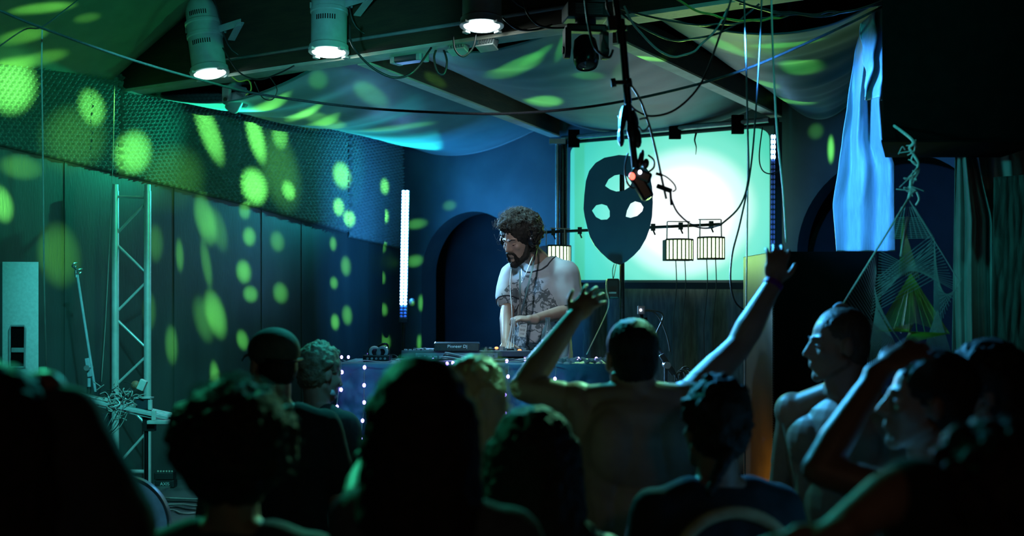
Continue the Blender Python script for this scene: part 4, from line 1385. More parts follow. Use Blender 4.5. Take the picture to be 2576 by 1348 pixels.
# microphone boom stand
jt = P(224, 925, 8.1)
t = boom_stand(P(224, 1100, 8.1), jt, P(194, 690, 8.1), P(240, 985, 8.1), 'microphone boom stand with an empty clip beside the truss')
tip = P(192, 680, 8.1)
MB().cyl(tip + V((0, 0, -0.045)), tip + V((-0.002, 0, 0.0)), 0.010, n=10).build('swivel', 'satin_metal', t, smooth='auto')
d = V((0.35, -0.2, -0.35)).normalized()
clip = MB()
for k in range(2):
    pts = [tip + V((0.01, -0.01, 0.015)) + d * (0.03 - 0.06 * k) + Matrix.Rotation(a, 3, d) @ (d.orthogonal().normalized() * 0.018) for a in [R(-140 + 20 * i) for i in range(15)]]
    clip.tube(pts, 0.005, 6)
clip.bar(tip + d * 0.035 + V((0, 0, 0.005)), tip - d * 0.035 + V((0.0, 0, 0.005)), 0.012, 0.012)
clip.build('microphone_clip', 'satin_metal', t, smooth='auto')

# rail instrument on a stand
RD = 7.75
t = thing('rail_instrument', 'aluminium rail instrument on black stands covered with loose wiring', 'instrument', V((P(300, 0, RD).x, RD, 0)))
e0, e1 = P(196, 1004, RD), P(428, 1055, RD)
dr = (e1 - e0).normalized()
up = V((0, 0, 1))
fwd = dr.cross(up).normalized()
for k, (dy, dz) in enumerate(((-0.035, 0.012), (0.035, 0.02))):
    a_, b_ = e0 + V((0, dy, dz)), e1 + V((0, dy, dz))
    MB().bar(a_, b_, 0.03, 0.022).build('rail', 'aluminium', t, bevel=0.003)
    for g_ in (-0.007, 0.007):
        MB().cyl(a_ + V((0, g_, 0.014)), b_ + V((0, g_, 0.014)), 0.005, n=8).build('rail_lip', 'satin_metal', t, smooth='auto')
MB().bar(e0 + V((0, 0, -0.01)), e1 + V((0, 0, -0.01)), 0.09, 0.006).build('rail_bed', 'grey_plastic', t)
MB().box(e1 + V((-0.06, -0.02, -0.012)), (0.125, 0.10, 0.022)).build('end_block', 'white_plastic', t, bevel=0.003)
MB().box(e1 + V((-0.085, -0.05, 0.03)), (0.026, 0.02, 0.06)).build('end_stop', 'white_plastic', t, bevel=0.003)
MB().cyl(e1 + V((-0.01, -0.03, -0.01)), e1 + V((0.025, -0.03, -0.013)), 0.007, n=8).build('end_bolt', 'satin_metal', t)
MB().box(P(360, 1016, RD), (0.075, 0.06, 0.06)).build('carriage', 'device_blue', t, bevel=0.004)
MB().box(P(362, 1000, RD), (0.10, 0.08, 0.008)).build('carriage_plate', 'aluminium', t)
MB().box(P(378, 1018, RD - 0.03), (0.022, 0.02, 0.06)).build('carriage_clip', 'white_plastic', t)
MB().box(P(358, 968, RD), (0.042, 0.04, 0.065), Matrix.Rotation(R(24), 3, 'Y')).build('sensor_box', 'white_plastic', t, bevel=0.004)
MB().ell(P(341, 968, RD), (0.028, 0.02, 0.026)).build('leather_wad', 'leather', t, smooth=True)
lp = [P(187, 1010, RD - 0.05), P(200, 1018, RD - 0.06), P(225, 1026, RD - 0.06), P(242, 1033, RD - 0.06)]
MB().tube(spline(lp), 0.010, 8, taper=0.004).build('leather_strip', 'leather', t, smooth=True)
MB().cyl(P(168, 1032, RD), P(192, 1024, RD), 0.010, n=10).build('hose_end', 'satin_metal', t)
for px, w, hh in ((212, 28, 30), (268, 20, 30), (376, 30, 44)):
    MB().box(P(px, 1040 + hh * 0.5, RD), (w * RD / F, 0.05, hh * RD / F)).build('hanger_plate', 'device_blue' if px < 300 else 'black', t, bevel=0.003)
for px, ya in ((214, 1050), (243, 1060), (368, 1080)):
    p = P(px, ya, RD)
    MB().cyl((p.x, p.y, 0.0), p, 0.013 if px == 368 else 0.008, n=10).build('stand_leg', 'gloss_black' if px == 368 else 'black', t, smooth='auto')
for px in (214, 368):
    p = P(px, 1000, RD)
    MB().cyl((p.x, p.y, 0.0), (p.x, p.y, 0.02), 0.12, n=20).build('stand_foot', 'black', t)
for k in range(34):
    q = P(random.gauss(298, 26), random.gauss(1004, 13), RD - 0.05)
    pts = [q]
    for j in range(4):
        pts.append(pts[-1] + V((random.uniform(-0.05, 0.05), random.uniform(-0.02, 0.02), random.uniform(-0.035, 0.04))))
    MB().tube(spline(pts, 5), random.choice((0.0022, 0.003, 0.0045)), 5).build('wire', random.choice(('pale_cable', 'pale_cable', 'cable', 'aluminium')), t, smooth=True)
for k in range(7):
    q = P(276 + 8 * k, 1030, RD - 0.04)
    MB().tube(spline([q, q + V((-0.05, 0, -0.10)), q + V((-0.11 - 0.01 * k, 0, -0.25)), q + V((-0.12 + 0.02 * k, 0.02, -0.5)), V((q.x - 0.1, RD, 0.02))]), 0.003, 5).build('wire', 'cable' if k % 2 else 'pale_cable', t, smooth=True)
for k in range(10):
    q = P(290 + random.uniform(-26, 24), 1002 + random.uniform(-14, 10), RD - 0.05)
    MB().box(q, (random.uniform(0.01, 0.025), 0.015, random.uniform(0.006, 0.02)), Matrix.Rotation(random.uniform(-1, 1), 3, 'Y')).build('connector', random.choice(('white_plastic', 'grey_plastic', 'black')), t)
# big disc with a bolt, low beside the stand
q = P(304, 1310, 6.0)
t = thing('steel_disc', 'large blue-grey steel disc with a bolt leaning by the instrument stand', 'disc', V((q.x, 6.0, 0)))
rr = 122 * 6.0 / F
MB().cyl(V((q.x, 6.0, rr)), V((q.x, 6.045, rr)), rr, n=64).build('plate', 'blue_disc', t, smooth='auto')
MB().lathe(V((q.x, 5.996, rr)), (0, 1, 0), [(rr * 0.955, 0), (rr * 1.01, -0.006), (rr * 1.015, 0.02)], 64).build('rim', 'satin_metal', t, smooth='auto')
bo = P(333, 1218, 5.98)
MB().lathe(bo, (0, -1, 0), [(0.022, 0), (0.022, 0.01), (0.016, 0.014), (0.013, 0.03), (0.008, 0.03), (0.008, 0.02), (0.001, 0.02)], 20).build('bolt', 'satin_metal', t, smooth='auto')
# two small black boxes by the wall
for i, (py, lab) in enumerate(((1215, 'flat black box lettered AXIS on the stage by the truss'), (1196, 'flat black box stacked on the lettered one by the truss'))):
    c = P(418, py, 9.02)
    zc = 0.03 + 0.055 * i
    t = thing('effects_box', lab, 'box', V((c.x, c.y, 0.0 + 0.055 * i)))
    MB().box((c.x - 0.006 * i, c.y, zc), (0.135, 0.10, 0.052)).build('case', 'black', t, bevel=0.006)
    if i == 0:
        text_mesh('lettering', 'AXIS', 'letter_white', t, V((c.x + 0.004, c.y - 0.0515, zc)), (1, 0, 0), (0, 0, 1), 0.032, 0.0006)
    else:
        for k in range(6):
            MB().cyl((c.x - 0.055 + 0.02 * k, c.y - 0.01, zc + 0.026), (c.x - 0.055 + 0.02 * k, c.y - 0.01, zc + 0.036), 0.006, n=8).build('knob', 'raw_wood', t)
for k in range(5):
    x = P(420, 1240, 8.2).x
    pts = [V((x + random.uniform(-0.25, 0.0), 7.7 + 0.2 * k, 0.008)), V((x + 0.1, 7.9 + 0.12 * k, 0.009)), V((x + 0.25, 7.75 + 0.16 * k, 0.008)), V((x + 0.5, 8.0 + 0.1 * k, 0.008))]
    tag(MB().tube(spline(pts), 0.006, 6).build('floor_cable', 'cable' if k % 2 else 'pale_cable', smooth=True), ('black' if k % 2 else 'pale grey') + ' cable lying on the stage floor near the black boxes', 'cable', 'cables on the stage floor')
# small wooden case behind the stand
c = P(272, 1158, 8.3)
t = thing('wooden_case', 'small brown case with a pale rim between truss and stands', 'case', V((c.x, 8.3, 0)))
MB().box((c.x, 8.3, 0.165), (0.10, 0.10, 0.33)).build('body', 'drum_side', t, bevel=0.01)
MB().box((c.x, 8.295, 0.336), (0.11, 0.11, 0.012)).build('lid', 'white_plastic', t, bevel=0.003)
MB().cyl((c.x + 0.02, 8.245, 0.26), (c.x + 0.02, 8.24, 0.26), 0.022, n=16).build('port_hole', 'matte_black', t)
# ================================================================ ropes, cables and the hanging pole
def cable(name, pts, r, mname, label, group=None, n=6, k=6):
    o = MB().tube(spline(pts, k), r, n).build(name, mname, smooth=True)
    return tag(o, label, 'rope' if 'rope' in name else 'cable', group)


cable('rope', [P(-30, 14, 5.6), P(110, 72, 5.75), P(330, 150, 6.1), P(520, 205, 6.4), P(660, 238, 6.6), P(900, 270, 6.5), P(1130, 284, 6.3), P(1300, 285, 6.2), P(1500, 266, 6.2), P(1700, 226, 6.2), P(1870, 176, 6.1), P(2030, 108, 6.2), P(2150, 52, 6.3), P(2240, 6, 6.4)], 0.0065, 'rope', 'long dark rope slung across the whole room below the ceiling cloths')
cable('rope', [P(-20, 130, 5.9), P(60, 75, 6.0), P(105, 68, 5.9), P(170, 20, 6.3), P(215, -15, 6.5)], 0.0035, 'rope', 'thin dark cord crossing the taut green-lit cloth')
cable('hanging_cable', [P(106, 70, 5.85), P(105, 180, 5.85), P(108, 400, 5.85), P(111, 700, 5.85), P(115, 870, 5.85), P(118, 975, 5.85)], 0.0032, 'pale_cable', 'thin cable hanging straight down in front of the loudspeaker')
cable('hanging_cable', [P(288, 215, 8.6), P(284, 400, 8.6), P(276, 600, 8.6), P(266, 800, 8.6), P(255, 960, 8.6)], 0.0026, 'pale_cable', 'thin pale string hanging from the beam end beside the truss')
# cable runs hanging at the right
cable('hanging_cable', [P(1872, -30, 5.7), P(1873, 40, 5.7), P(1878, 200, 5.7), P(1881, 330, 5.7), P(1882, 450, 5.7), P(1860, 520, 5.7), P(1812, 566, 5.7)], 0.0042, 'cable', 'black cable dropping from the ceiling to the end of the lighting rod')
cable('hanging_cable', [P(1916, -30, 5.8), P(1914, 60, 5.8), P(1900, 300, 5.8), P(1886, 440, 5.8), P(1862, 560, 5.8), P(1842, 640, 5.8), P(1838, 710, 5.8), P(1850, 760, 5.8), P(1880, 785, 5.8)], 0.0042, 'cable', 'black cable with a low loose loop beside the bright screen')
cable('hanging_cable', [P(1882, 330, 5.75), P(1880, 560, 5.75), P(1877, 780, 5.75), P(1874, 1000, 5.75), P(1874, 1180, 5.75), V((P(1874, 0, 5.75).x, 5.75, 0.02))], 0.0035, 'pale_cable', 'pale cable hanging to the floor beside the amber-lit loudspeaker side')
cable('hanging_cable', [P(1940, -30, 5.4), P(1944, 120, 5.4), P(1954, 320, 5.4), P(1970, 480, 5.4), P(1978, 610, 5.4)], 0.0042, 'pale_cable', 'blue-lit cable hanging down to the raised hand')
cable('hanging_cable', [P(1918, 320, 8.9), P(1910, 390, 8.9), P(1916, 425, 8.9), P(1935, 437, 8.9), P(1960, 430, 8.9)], 0.0045, 'cable', 'short cable loop hanging over the corner of the screen')
cable('hanging_cable', [P(1845, -20, 5.3), P(1800, 120, 5.3), P(1760, 215, 5.3), P(1700, 275, 5.3), P(1640, 292, 5.3), P(1600, 278, 5.3), P(1580, 255, 5.3)], 0.0045, 'cable', 'black cable swinging from the ceiling to the hanging pole')
cable('hanging_cable', [P(1585, 210, 5.2), P(1610, 250, 5.2), P(1632, 310, 5.2), P(1650, 380, 5.2), P(1665, 450, 5.2), P(1676, 500, 5.2)], 0.0048, 'pale_cable', 'blue-lit cable running from the hanging pole to the plug')
cable('hanging_cable', [P(1688, 500, 5.25), P(1705, 535, 5.3), P(1740, 565, 5.4), P(1775, 574, 5.5), P(1812, 566, 5.7)], 0.004, 'cable', 'black cable sagging from the plug towards the lighting rod end')
for i, (a_, b_, s, mn, lab) in enumerate((((1560, 30, 6.3), (1910, 10, 6.3), 0.16, 'cable', 'black cable bundle sagging below the beam end'), ((1570, 15, 6.2), (1830, 22, 6.2), 0.24, 'pale_cable', 'lowest pale cable loop under the beam end'), ((1560, 20, 6.25), (1990, 30, 6.2), 0.07, 'cable', 'taut black cable strung along under the beam end'),
                                          ((1690, -10, 6.0), (1990, 35, 6.0), 0.07, 'lime_thread', 'cable with green light in its colour hanging over the top of the rafter'), ((1860, 10, 6.0), (2240, 5, 6.2), 0.05, 'cable', 'cable bundle running along the top edge of the ceiling cloth'), ((1780, -30, 5.9), (2230, 0, 6.1), 0.10, 'cable', 'loose cable crossing above the blue-lit cloth'))):
    cable('slack_cable', catenary(P(*a_), P(*b_), s, 12, 0.006), 0.0055, mn, lab)
cable('slack_cable', [P(880, 60, 7.3), P(885, 110, 7.3), P(930, 165, 7.3), P(990, 195, 7.3), P(1040, 180, 7.3), P(1085, 120, 7.4)], 0.007, 'cable', 'thick black cable looping below the beam between two par lamps')
cable('slack_cable', [P(1140, 90, 7.2), P(1145, 125, 7.2), P(1165, 142, 7.2), P(1190, 120, 7.2), P(1198, 85, 7.2)], 0.006, 'cable', 'short cable loop under the small floodlights')
cable('slack_cable', [P(1265, 45, 6.9), P(1300, 72, 6.9), P(1345, 75, 6.9), P(1390, 62, 6.9)], 0.006, 'cable', 'cable draped along the beam beside the brightest par lamp')
cable('slack_cable', [P(1315, -10, 6.8), P(1325, 30, 6.8), P(1350, 60, 6.8), P(1385, 70, 6.8), P(1425, 70, 6.8)], 0.006, 'cable', 'cable hanging over the beam to the black moving head')
cable('slack_cable', [P(560, 120, 8.1), P(600, 180, 8.1), P(650, 200, 8.1), P(700, 185, 8.05), P(740, 165, 8.0)], 0.005, 'cable', 'thin cable slung along the beam below the domed par lamp')
cable('slack_cable', [P(640, 205, 8.3), P(660, 245, 8.3), P(685, 250, 8.3), P(697, 225, 8.3), P(680, 195, 8.3)], 0.004, 'cable', 'open cable loop hanging next to the grey moving head')
cable('slack_cable', [P(575, 185, 8.4), P(600, 205, 8.4), P(625, 202, 8.4), P(632, 225, 8.4), P(618, 240, 8.4)], 0.005, 'lime_thread', 'tangled lead with green light in its colour above the grey moving head')  # green light painted by the lime material

# hanging pole of clamps and taped gear
HD = 5.2
top = P(1545, -40, HD)
t = thing('hanging_pole', 'black pole with clamps and taped gear hanging over the stage', 'pole', top)
j1, j2, j3 = P(1562, 110, HD), P(1580, 260, HD), P(1600, 440, HD)
MB().cyl(top, j1, 0.014, n=10).build('upper_tube', 'gloss_black', t, smooth='auto')
MB().cyl(j1 - V((0, 0, -0.1)), j2, 0.016, n=10).build('middle_tube', 'gloss_black', t, smooth='auto')
MB().cyl(j2, j3, 0.014, n=10).build('lower_tube', 'black', t, smooth='auto')
MB().box(P(1542, 60, HD), (0.045, 0.05, 0.06), Matrix.Rotation(R(-8), 3, 'Y')).build('clamp', 'black', t, bevel=0.006)
MB().bar(P(1528, 72, HD), P(1578, 70, HD - 0.03), 0.02, 0.02).build('clamp_lever', 'black', t)
for px in (1543, 1583):
    MB().cyl(P(px - 6, 209, HD - 0.02), P(px + 6, 207, HD - 0.02), 0.018, n=14).build('clutch_knob', 'black', t, smooth='auto')
MB().bar(P(1543, 208, HD - 0.02), P(1583, 207, HD - 0.02), 0.016, 0.016).build('clutch_axle', 'black', t)
tp = MB()
for px, py, w, h in ((1566, 300, 14, 60), (1562, 345, 12, 40), (1590, 330, 18, 50), (1602, 345, 16, 46), (1598, 300, 10, 40), (1612, 400, 10, 40), (1624, 412, 12, 22)):
    tp.ell(P(px, py, HD), (w * HD / F * 0.75, 0.03, h * HD / F * 0.62), Matrix.Rotation(random.uniform(-0.25, 0.25), 3, 'Y'), 9, 6)
tp.build('taped_bundle', 'black', t)
gunp = P(1610, 450, HD)
gr_ = MB()
gr_.bar(P(1592, 432, HD), P(1632, 500, HD), 0.05, 0.05)
gr_.box(P(1612, 442, HD), (0.085, 0.06, 0.045), Matrix.Rotation(R(20), 3, 'Y'))
gr_.build('effect_unit', 'gloss_black', t, bevel=0.01)
MB().ell(P(1590, 443, HD - 0.04), (0.0125, 0.006, 0.0155), Matrix.Rotation(R(-15), 3, 'Y'), 14, 8).build('red_lamp', 'red_led', t, smooth=True)
MB().ell(P(1610, 433, HD - 0.045), (0.0075, 0.005, 0.0085), None, 12, 8).build('white_lamp', 'white_led', t, smooth=True)
MB().tube(spline([P(1630, 390, HD), P(1644, 402, HD), P(1645, 420, HD), P(1632, 432, HD), P(1618, 438, HD)]), 0.004, 6).build('lead', 'cable', t, smooth=True)
MB().tube(spline([P(1580, 385, HD), P(1572, 420, HD), P(1576, 455, HD), P(1590, 472, HD), P(1604, 466, HD)]), 0.004, 6).build('lead', 'cable', t, smooth=True)
MB().tube(spline([P(1555, 290, HD), P(1562, 310, HD), P(1555, 345, HD), P(1560, 362, HD), P(1570, 352, HD)]), 0.0035, 6).build('lead', 'pale_cable', t, smooth=True)
MB().tube(spline([P(1608, 300, HD), P(1626, 298, HD), P(1632, 315, HD), P(1618, 330, HD), P(1606, 318, HD)]), 0.004, 6).build('lead', 'pale_cable', t, smooth=True)
MB().tube(spline([P(1470, -20, HD), P(1480, 60, HD), P(1497, 120, HD), P(1530, 145, HD), P(1542, 125, HD)]), 0.006, 6).build('lead', 'cable', t, smooth=True)
MB().tube(spline([P(1525, -20, HD), P(1528, 20, HD), P(1540, 44, HD)]), 0.006, 6).build('lead', 'cable', t, smooth=True)
# inline plug on the blue-lit cable
t = thing('inline_plug', 'black inline plug with a bent lead hanging by the mask', 'plug', P(1668, 476, 5.2))
MB().bar(P(1652, 467, 5.2), P(1690, 481, 5.2), 0.018, 0.018).build('plug_body', 'black', t, bevel=0.004)
MB().cyl(P(1686, 478, 5.2), P(1689, 516, 5.2), 0.005, n=8).build('plug_tail', 'black', t)
MB().tube(spline([P(1652, 436, 5.2), P(1675, 444, 5.2), P(1695, 462, 5.2), P(1700, 476, 5.2), P(1692, 482, 5.2)]), 0.003, 6).build('lead', 'cable', t, smooth=True)
MB().bar(P(1650, 436, 5.2), P(1666, 441, 5.2), 0.010, 0.010).build('plug_tip', 'black', t)
# ================================================================ people
mat('skin', (0.42, 0.26, 0.19), (0.36, 0.21, 0.15), 14, 0.48, bump=0.05, bscale=120)
mat('skin_tan', (0.30, 0.17, 0.11), (0.25, 0.14, 0.09), 14, 0.48, bump=0.05, bscale=120)
mat('hair_dark', (0.018, 0.013, 0.010), (0.030, 0.022, 0.016), 60, 0.6, spec=0.25, bump=0.6, bscale=90, stretch=(1, 1, 0.25))
mat('hair_brown', (0.12, 0.08, 0.05), (0.07, 0.045, 0.03), 60, 0.5, bump=0.5, bscale=90, stretch=(1, 1, 0.3))
mat('hair_blond', (0.78, 0.66, 0.42), (0.60, 0.48, 0.28), 40, 0.45, bump=0.5, bscale=80, stretch=(1, 1, 0.2))
mat('hair_sandy', (0.30, 0.24, 0.15), (0.18, 0.14, 0.09), 60, 0.5, bump=0.7, bscale=110)
mat('cap_green', (0.10, 0.13, 0.11), (0.07, 0.10, 0.085), 30, 0.8)
mat('black_cotton', (0.012, 0.012, 0.014), (0.018, 0.018, 0.020), 40, 0.9)
mat('dark_cotton', (0.035, 0.036, 0.040), (0.05, 0.05, 0.055), 40, 0.9)
mat('teal_cotton', (0.10, 0.13, 0.13), (0.08, 0.10, 0.10), 40, 0.9)
mat('pale_cotton', (0.55, 0.58, 0.60), (0.45, 0.48, 0.5), 30, 0.9)
mat('jeans', (0.03, 0.04, 0.07), (0.02, 0.028, 0.05), 40, 0.9)
mat('cream_print', (0.55, 0.42, 0.22), (0.42, 0.30, 0.14), 20, 0.8)
mat('violet_band', (0.25, 0.02, 0.30), None, 20, 0.6)
mat('eye_white', (0.7, 0.7, 0.7), None, 20, 0.2)
mat('eye_dark', (0.01, 0.01, 0.01), None, 20, 0.1)
mat('lip', (0.35, 0.15, 0.13), None, 20, 0.45)

# DJ shirt: pale grey with a printed drawing of branches on the chest
m = mat('printed_tee', (0.50, 0.51, 0.52), (0.42, 0.43, 0.44), 7, 0.85, bump=0.15, bscale=18)
nt = m.node_tree
bs = nt.nodes['Principled BSDF']
base_out = bs.inputs['Base Color'].links[0].from_socket
tc = nt.nodes.new('ShaderNodeTexCoord')
vo = nt.nodes.new('ShaderNodeTexVoronoi')
vo.feature = 'DISTANCE_TO_EDGE'
vo.inputs['Scale'].default_value = 15
wv = nt.nodes.new('ShaderNodeTexNoise')
wv.inputs['Scale'].default_value = 12
wv.inputs['Detail'].default_value = 6
mixv = nt.nodes.new('ShaderNodeMix')
mixv.data_type = 'VECTOR'
mixv.inputs[0].default_value = 0.12
lt = nt.nodes.new('ShaderNodeMath')
lt.operation = 'LESS_THAN'
lt.inputs[1].default_value = 0.055
n3 = nt.nodes.new('ShaderNodeTexNoise')
n3.inputs['Scale'].default_value = 26
n3.inputs['Detail'].default_value = 6
gt = nt.nodes.new('ShaderNodeMath')
gt.operation = 'GREATER_THAN'
gt.inputs[1].default_value = 0.545
mx_ = nt.nodes.new('ShaderNodeMath')
mx_.operation = 'MAXIMUM'
mp = nt.nodes.new('ShaderNodeMapping')
gr = nt.nodes.new('ShaderNodeTexGradient')
gr.gradient_type = 'SPHERICAL'
g2 = nt.nodes.new('ShaderNodeMath')
g2.operation = 'GREATER_THAN'
g2.inputs[1].default_value = 0.12
mul = nt.nodes.new('ShaderNodeMath')
mul.operation = 'MULTIPLY'
mul2 = nt.nodes.new('ShaderNodeMath')
mul2.operation = 'MULTIPLY'
mul2.inputs[1].default_value = 0.85
mc = nt.nodes.new('ShaderNodeMix')
mc.data_type = 'RGBA'
L = nt.links.new
L(tc.outputs['Object'], mixv.inputs[4])
L(wv.outputs['Color'], mixv.inputs[5])
L(tc.outputs['Object'], wv.inputs['Vector'])
L(mixv.outputs[1], vo.inputs['Vector'])
L(vo.outputs['Distance'], lt.inputs[0])
L(tc.outputs['Object'], n3.inputs['Vector'])
L(n3.outputs['Fac'], gt.inputs[0])
L(lt.outputs[0], mx_.inputs[0])
L(gt.outputs[0], mx_.inputs[1])
L(tc.outputs['Object'], mp.inputs['Vector'])
L(mp.outputs['Vector'], gr.inputs['Vector'])
L(gr.outputs['Fac'], g2.inputs[0])
L(mx_.outputs[0], mul.inputs[0])
L(g2.outputs[0], mul.inputs[1])
L(mul.outputs[0], mul2.inputs[0])
L(mul2.outputs[0], mc.inputs[0])
L(base_out, mc.inputs[6])
mc.inputs[7].default_value = (0.06, 0.075, 0.08, 1)
L(mc.outputs[2], bs.inputs['Base Color'])
TEE_MAP = mp


def blob(name, mb, mname, parent, voxel=0.006, smooth=5, rough=0.0, rscale=30.0, factor=0.5):
    """grow one continuous skin over the overlapping volumes collected in mb"""
    off = parent_world(parent)
    me = bpy.data.meshes.new(name)
    me.from_pydata([v - off for v in mb.v], [], mb.f)
    me.update()
    tmp = bpy.data.objects.new(name, me)
    COL.objects.link(tmp)
    rm = tmp.modifiers.new('remesh', 'REMESH')
    rm.mode = 'VOXEL'
    rm.voxel_size = voxel
    if smooth:
        sm = tmp.modifiers.new('smooth', 'SMOOTH')
        sm.factor = factor
        sm.iterations = smooth
    dg = bpy.context.evaluated_depsgraph_get()
    me2 = bpy.data.meshes.new_from_object(tmp.evaluated_get(dg))
    COL.objects.unlink(tmp)
    bpy.data.objects.remove(tmp)
    bpy.data.meshes.remove(me)
    me2.name = name
    if rough:
        nr = [v.normal.copy() for v in me2.vertices]
        for v, n in zip(me2.vertices, nr):
            v.co += n * (rough * noise.noise(v.co * rscale) + 0.5 * rough * noise.noise(v.co * rscale * 2.3))
    me2.shade_smooth()
    me2.materials.clear()
    me2.materials.append(M[mname])
    o = bpy.data.objects.new(name, me2)
    COL.objects.link(o)
    o.parent = parent
    return o


def head_frame(yaw, pitch=0.0, roll=0.0):
    """columns: right, forward, up; yaw 0 looks away from the camera, 90 to the left of it, 180 towards it"""
    return Matrix.Rotation(R(yaw), 3, 'Z') @ Matrix.Rotation(R(-pitch), 3, 'X') @ Matrix.Rotation(R(roll), 3, 'Y')


def add_head(mb, H, m, s=1.0, ears=True):
    w = lambda x, y, z: H + m @ V((x * s, y * s, z * s))
    E = lambda c, r: mb.ell(w(*c), tuple(q * s for q in r), m, 18, 12)
    C = lambda a, b_, r0, r1=None: mb.cap(w(*a), w(*b_), r0 * s, (r0 if r1 is None else r1) * s)
    E((0, -0.012, 0.035), (0.075, 0.096, 0.084))
    E((0, 0.030, -0.020), (0.064, 0.062, 0.085))
    E((0, 0.045, -0.065), (0.050, 0.045, 0.045))
    C((0, 0.072, -0.100), (0, 0.066, -0.092), 0.022)
    C((-0.052, 0.0, -0.055), (-0.022, 0.066, -0.098), 0.020, 0.018)
    C((0.052, 0.0, -0.055), (0.022, 0.066, -0.098), 0.020, 0.018)
    C((0, 0.086, 0.020), (0, 0.112, -0.026), 0.008, 0.012)
    C((-0.011, 0.098, -0.031), (0.011, 0.098, -0.031), 0.010)
    C((-0.040, 0.070, 0.024), (-0.010, 0.084, 0.022), 0.011)
    C((0.040, 0.070, 0.024), (0.010, 0.084, 0.022), 0.011)
    E((-0.040, 0.066, -0.020), (0.020, 0.018, 0.018))
    E((0.040, 0.066, -0.020), (0.020, 0.018, 0.018))
    E((0, 0.092, -0.056), (0.022, 0.011, 0.006))
    E((0, 0.090, -0.068), (0.019, 0.011, 0.007))
    if ears:
        for sg in (-1, 1):
            E((sg * 0.078, -0.008, -0.008), (0.010, 0.020, 0.032))
            C((sg * 0.072, 0.0, -0.02), (sg * 0.080, -0.012, 0.018), 0.008)
    return w


def add_hand(mb, wrist, d, palm_n, s=1.0, curl=0.25, spread=0.10, thumb_side=1, bends=None):
    """hand from the wrist along d; palm faces palm_n; five separate fingers"""
    d = d.normalized()
    n = (palm_n - d * palm_n.dot(d)).normalized()
    x = d.cross(n).normalized() * thumb_side          # towards the thumb
    q = Matrix((x, d, n)).transposed()
    w = lambda a, b_, c: wrist + (x * a + d * b_ + n * c) * s
    mb.cap(w(0, -0.02, 0), w(0, 0.015, 0), 0.027 * s, 0.026 * s)
    mb.ell(w(0, 0.048, 0), (0.040 * s, 0.050 * s, 0.016 * s), q, 14, 9)
    mb.ell(w(0.022, 0.030, 0.008), (0.016 * s, 0.030 * s, 0.014 * s), q, 12, 8)
    for k, (ox, ln) in enumerate(((0.029, 0.070), (0.010, 0.080), (-0.010, 0.075), (-0.029, 0.058))):
        cu = curl if bends is None else bends[k]
        ang = spread * (1.5 - k) * 0.9
        base = w(ox, 0.082 - abs(ox) * 0.25, 0.0)
        dv = (d * math.cos(ang) + x * math.sin(ang)).normalized()
        r = 0.0088 * s
        p = base
        a = cu * 0.5
        for j, fr_ in enumerate((0.45, 0.32, 0.26)):
            dd = dv * math.cos(a) + n * math.sin(a)
            p2 = p + dd * ln * fr_ * s
            mb.cap(p, p2, r, r * 0.92, 10)
            p = p2
            r *= 0.92
            a += cu * 1.3
    a0 = w(0.026, 0.020, 0.010)
    a1 = a0 + (x * 0.030 + d * 0.028 + n * 0.012) * s
    a2 = a1 + (x * 0.012 + d * 0.032 + n * 0.008) * s
    mb.cap(a0, a1, 0.0125 * s, 0.0105 * s, 10)
    mb.cap(a1, a2, 0.0105 * s, 0.0085 * s, 10)


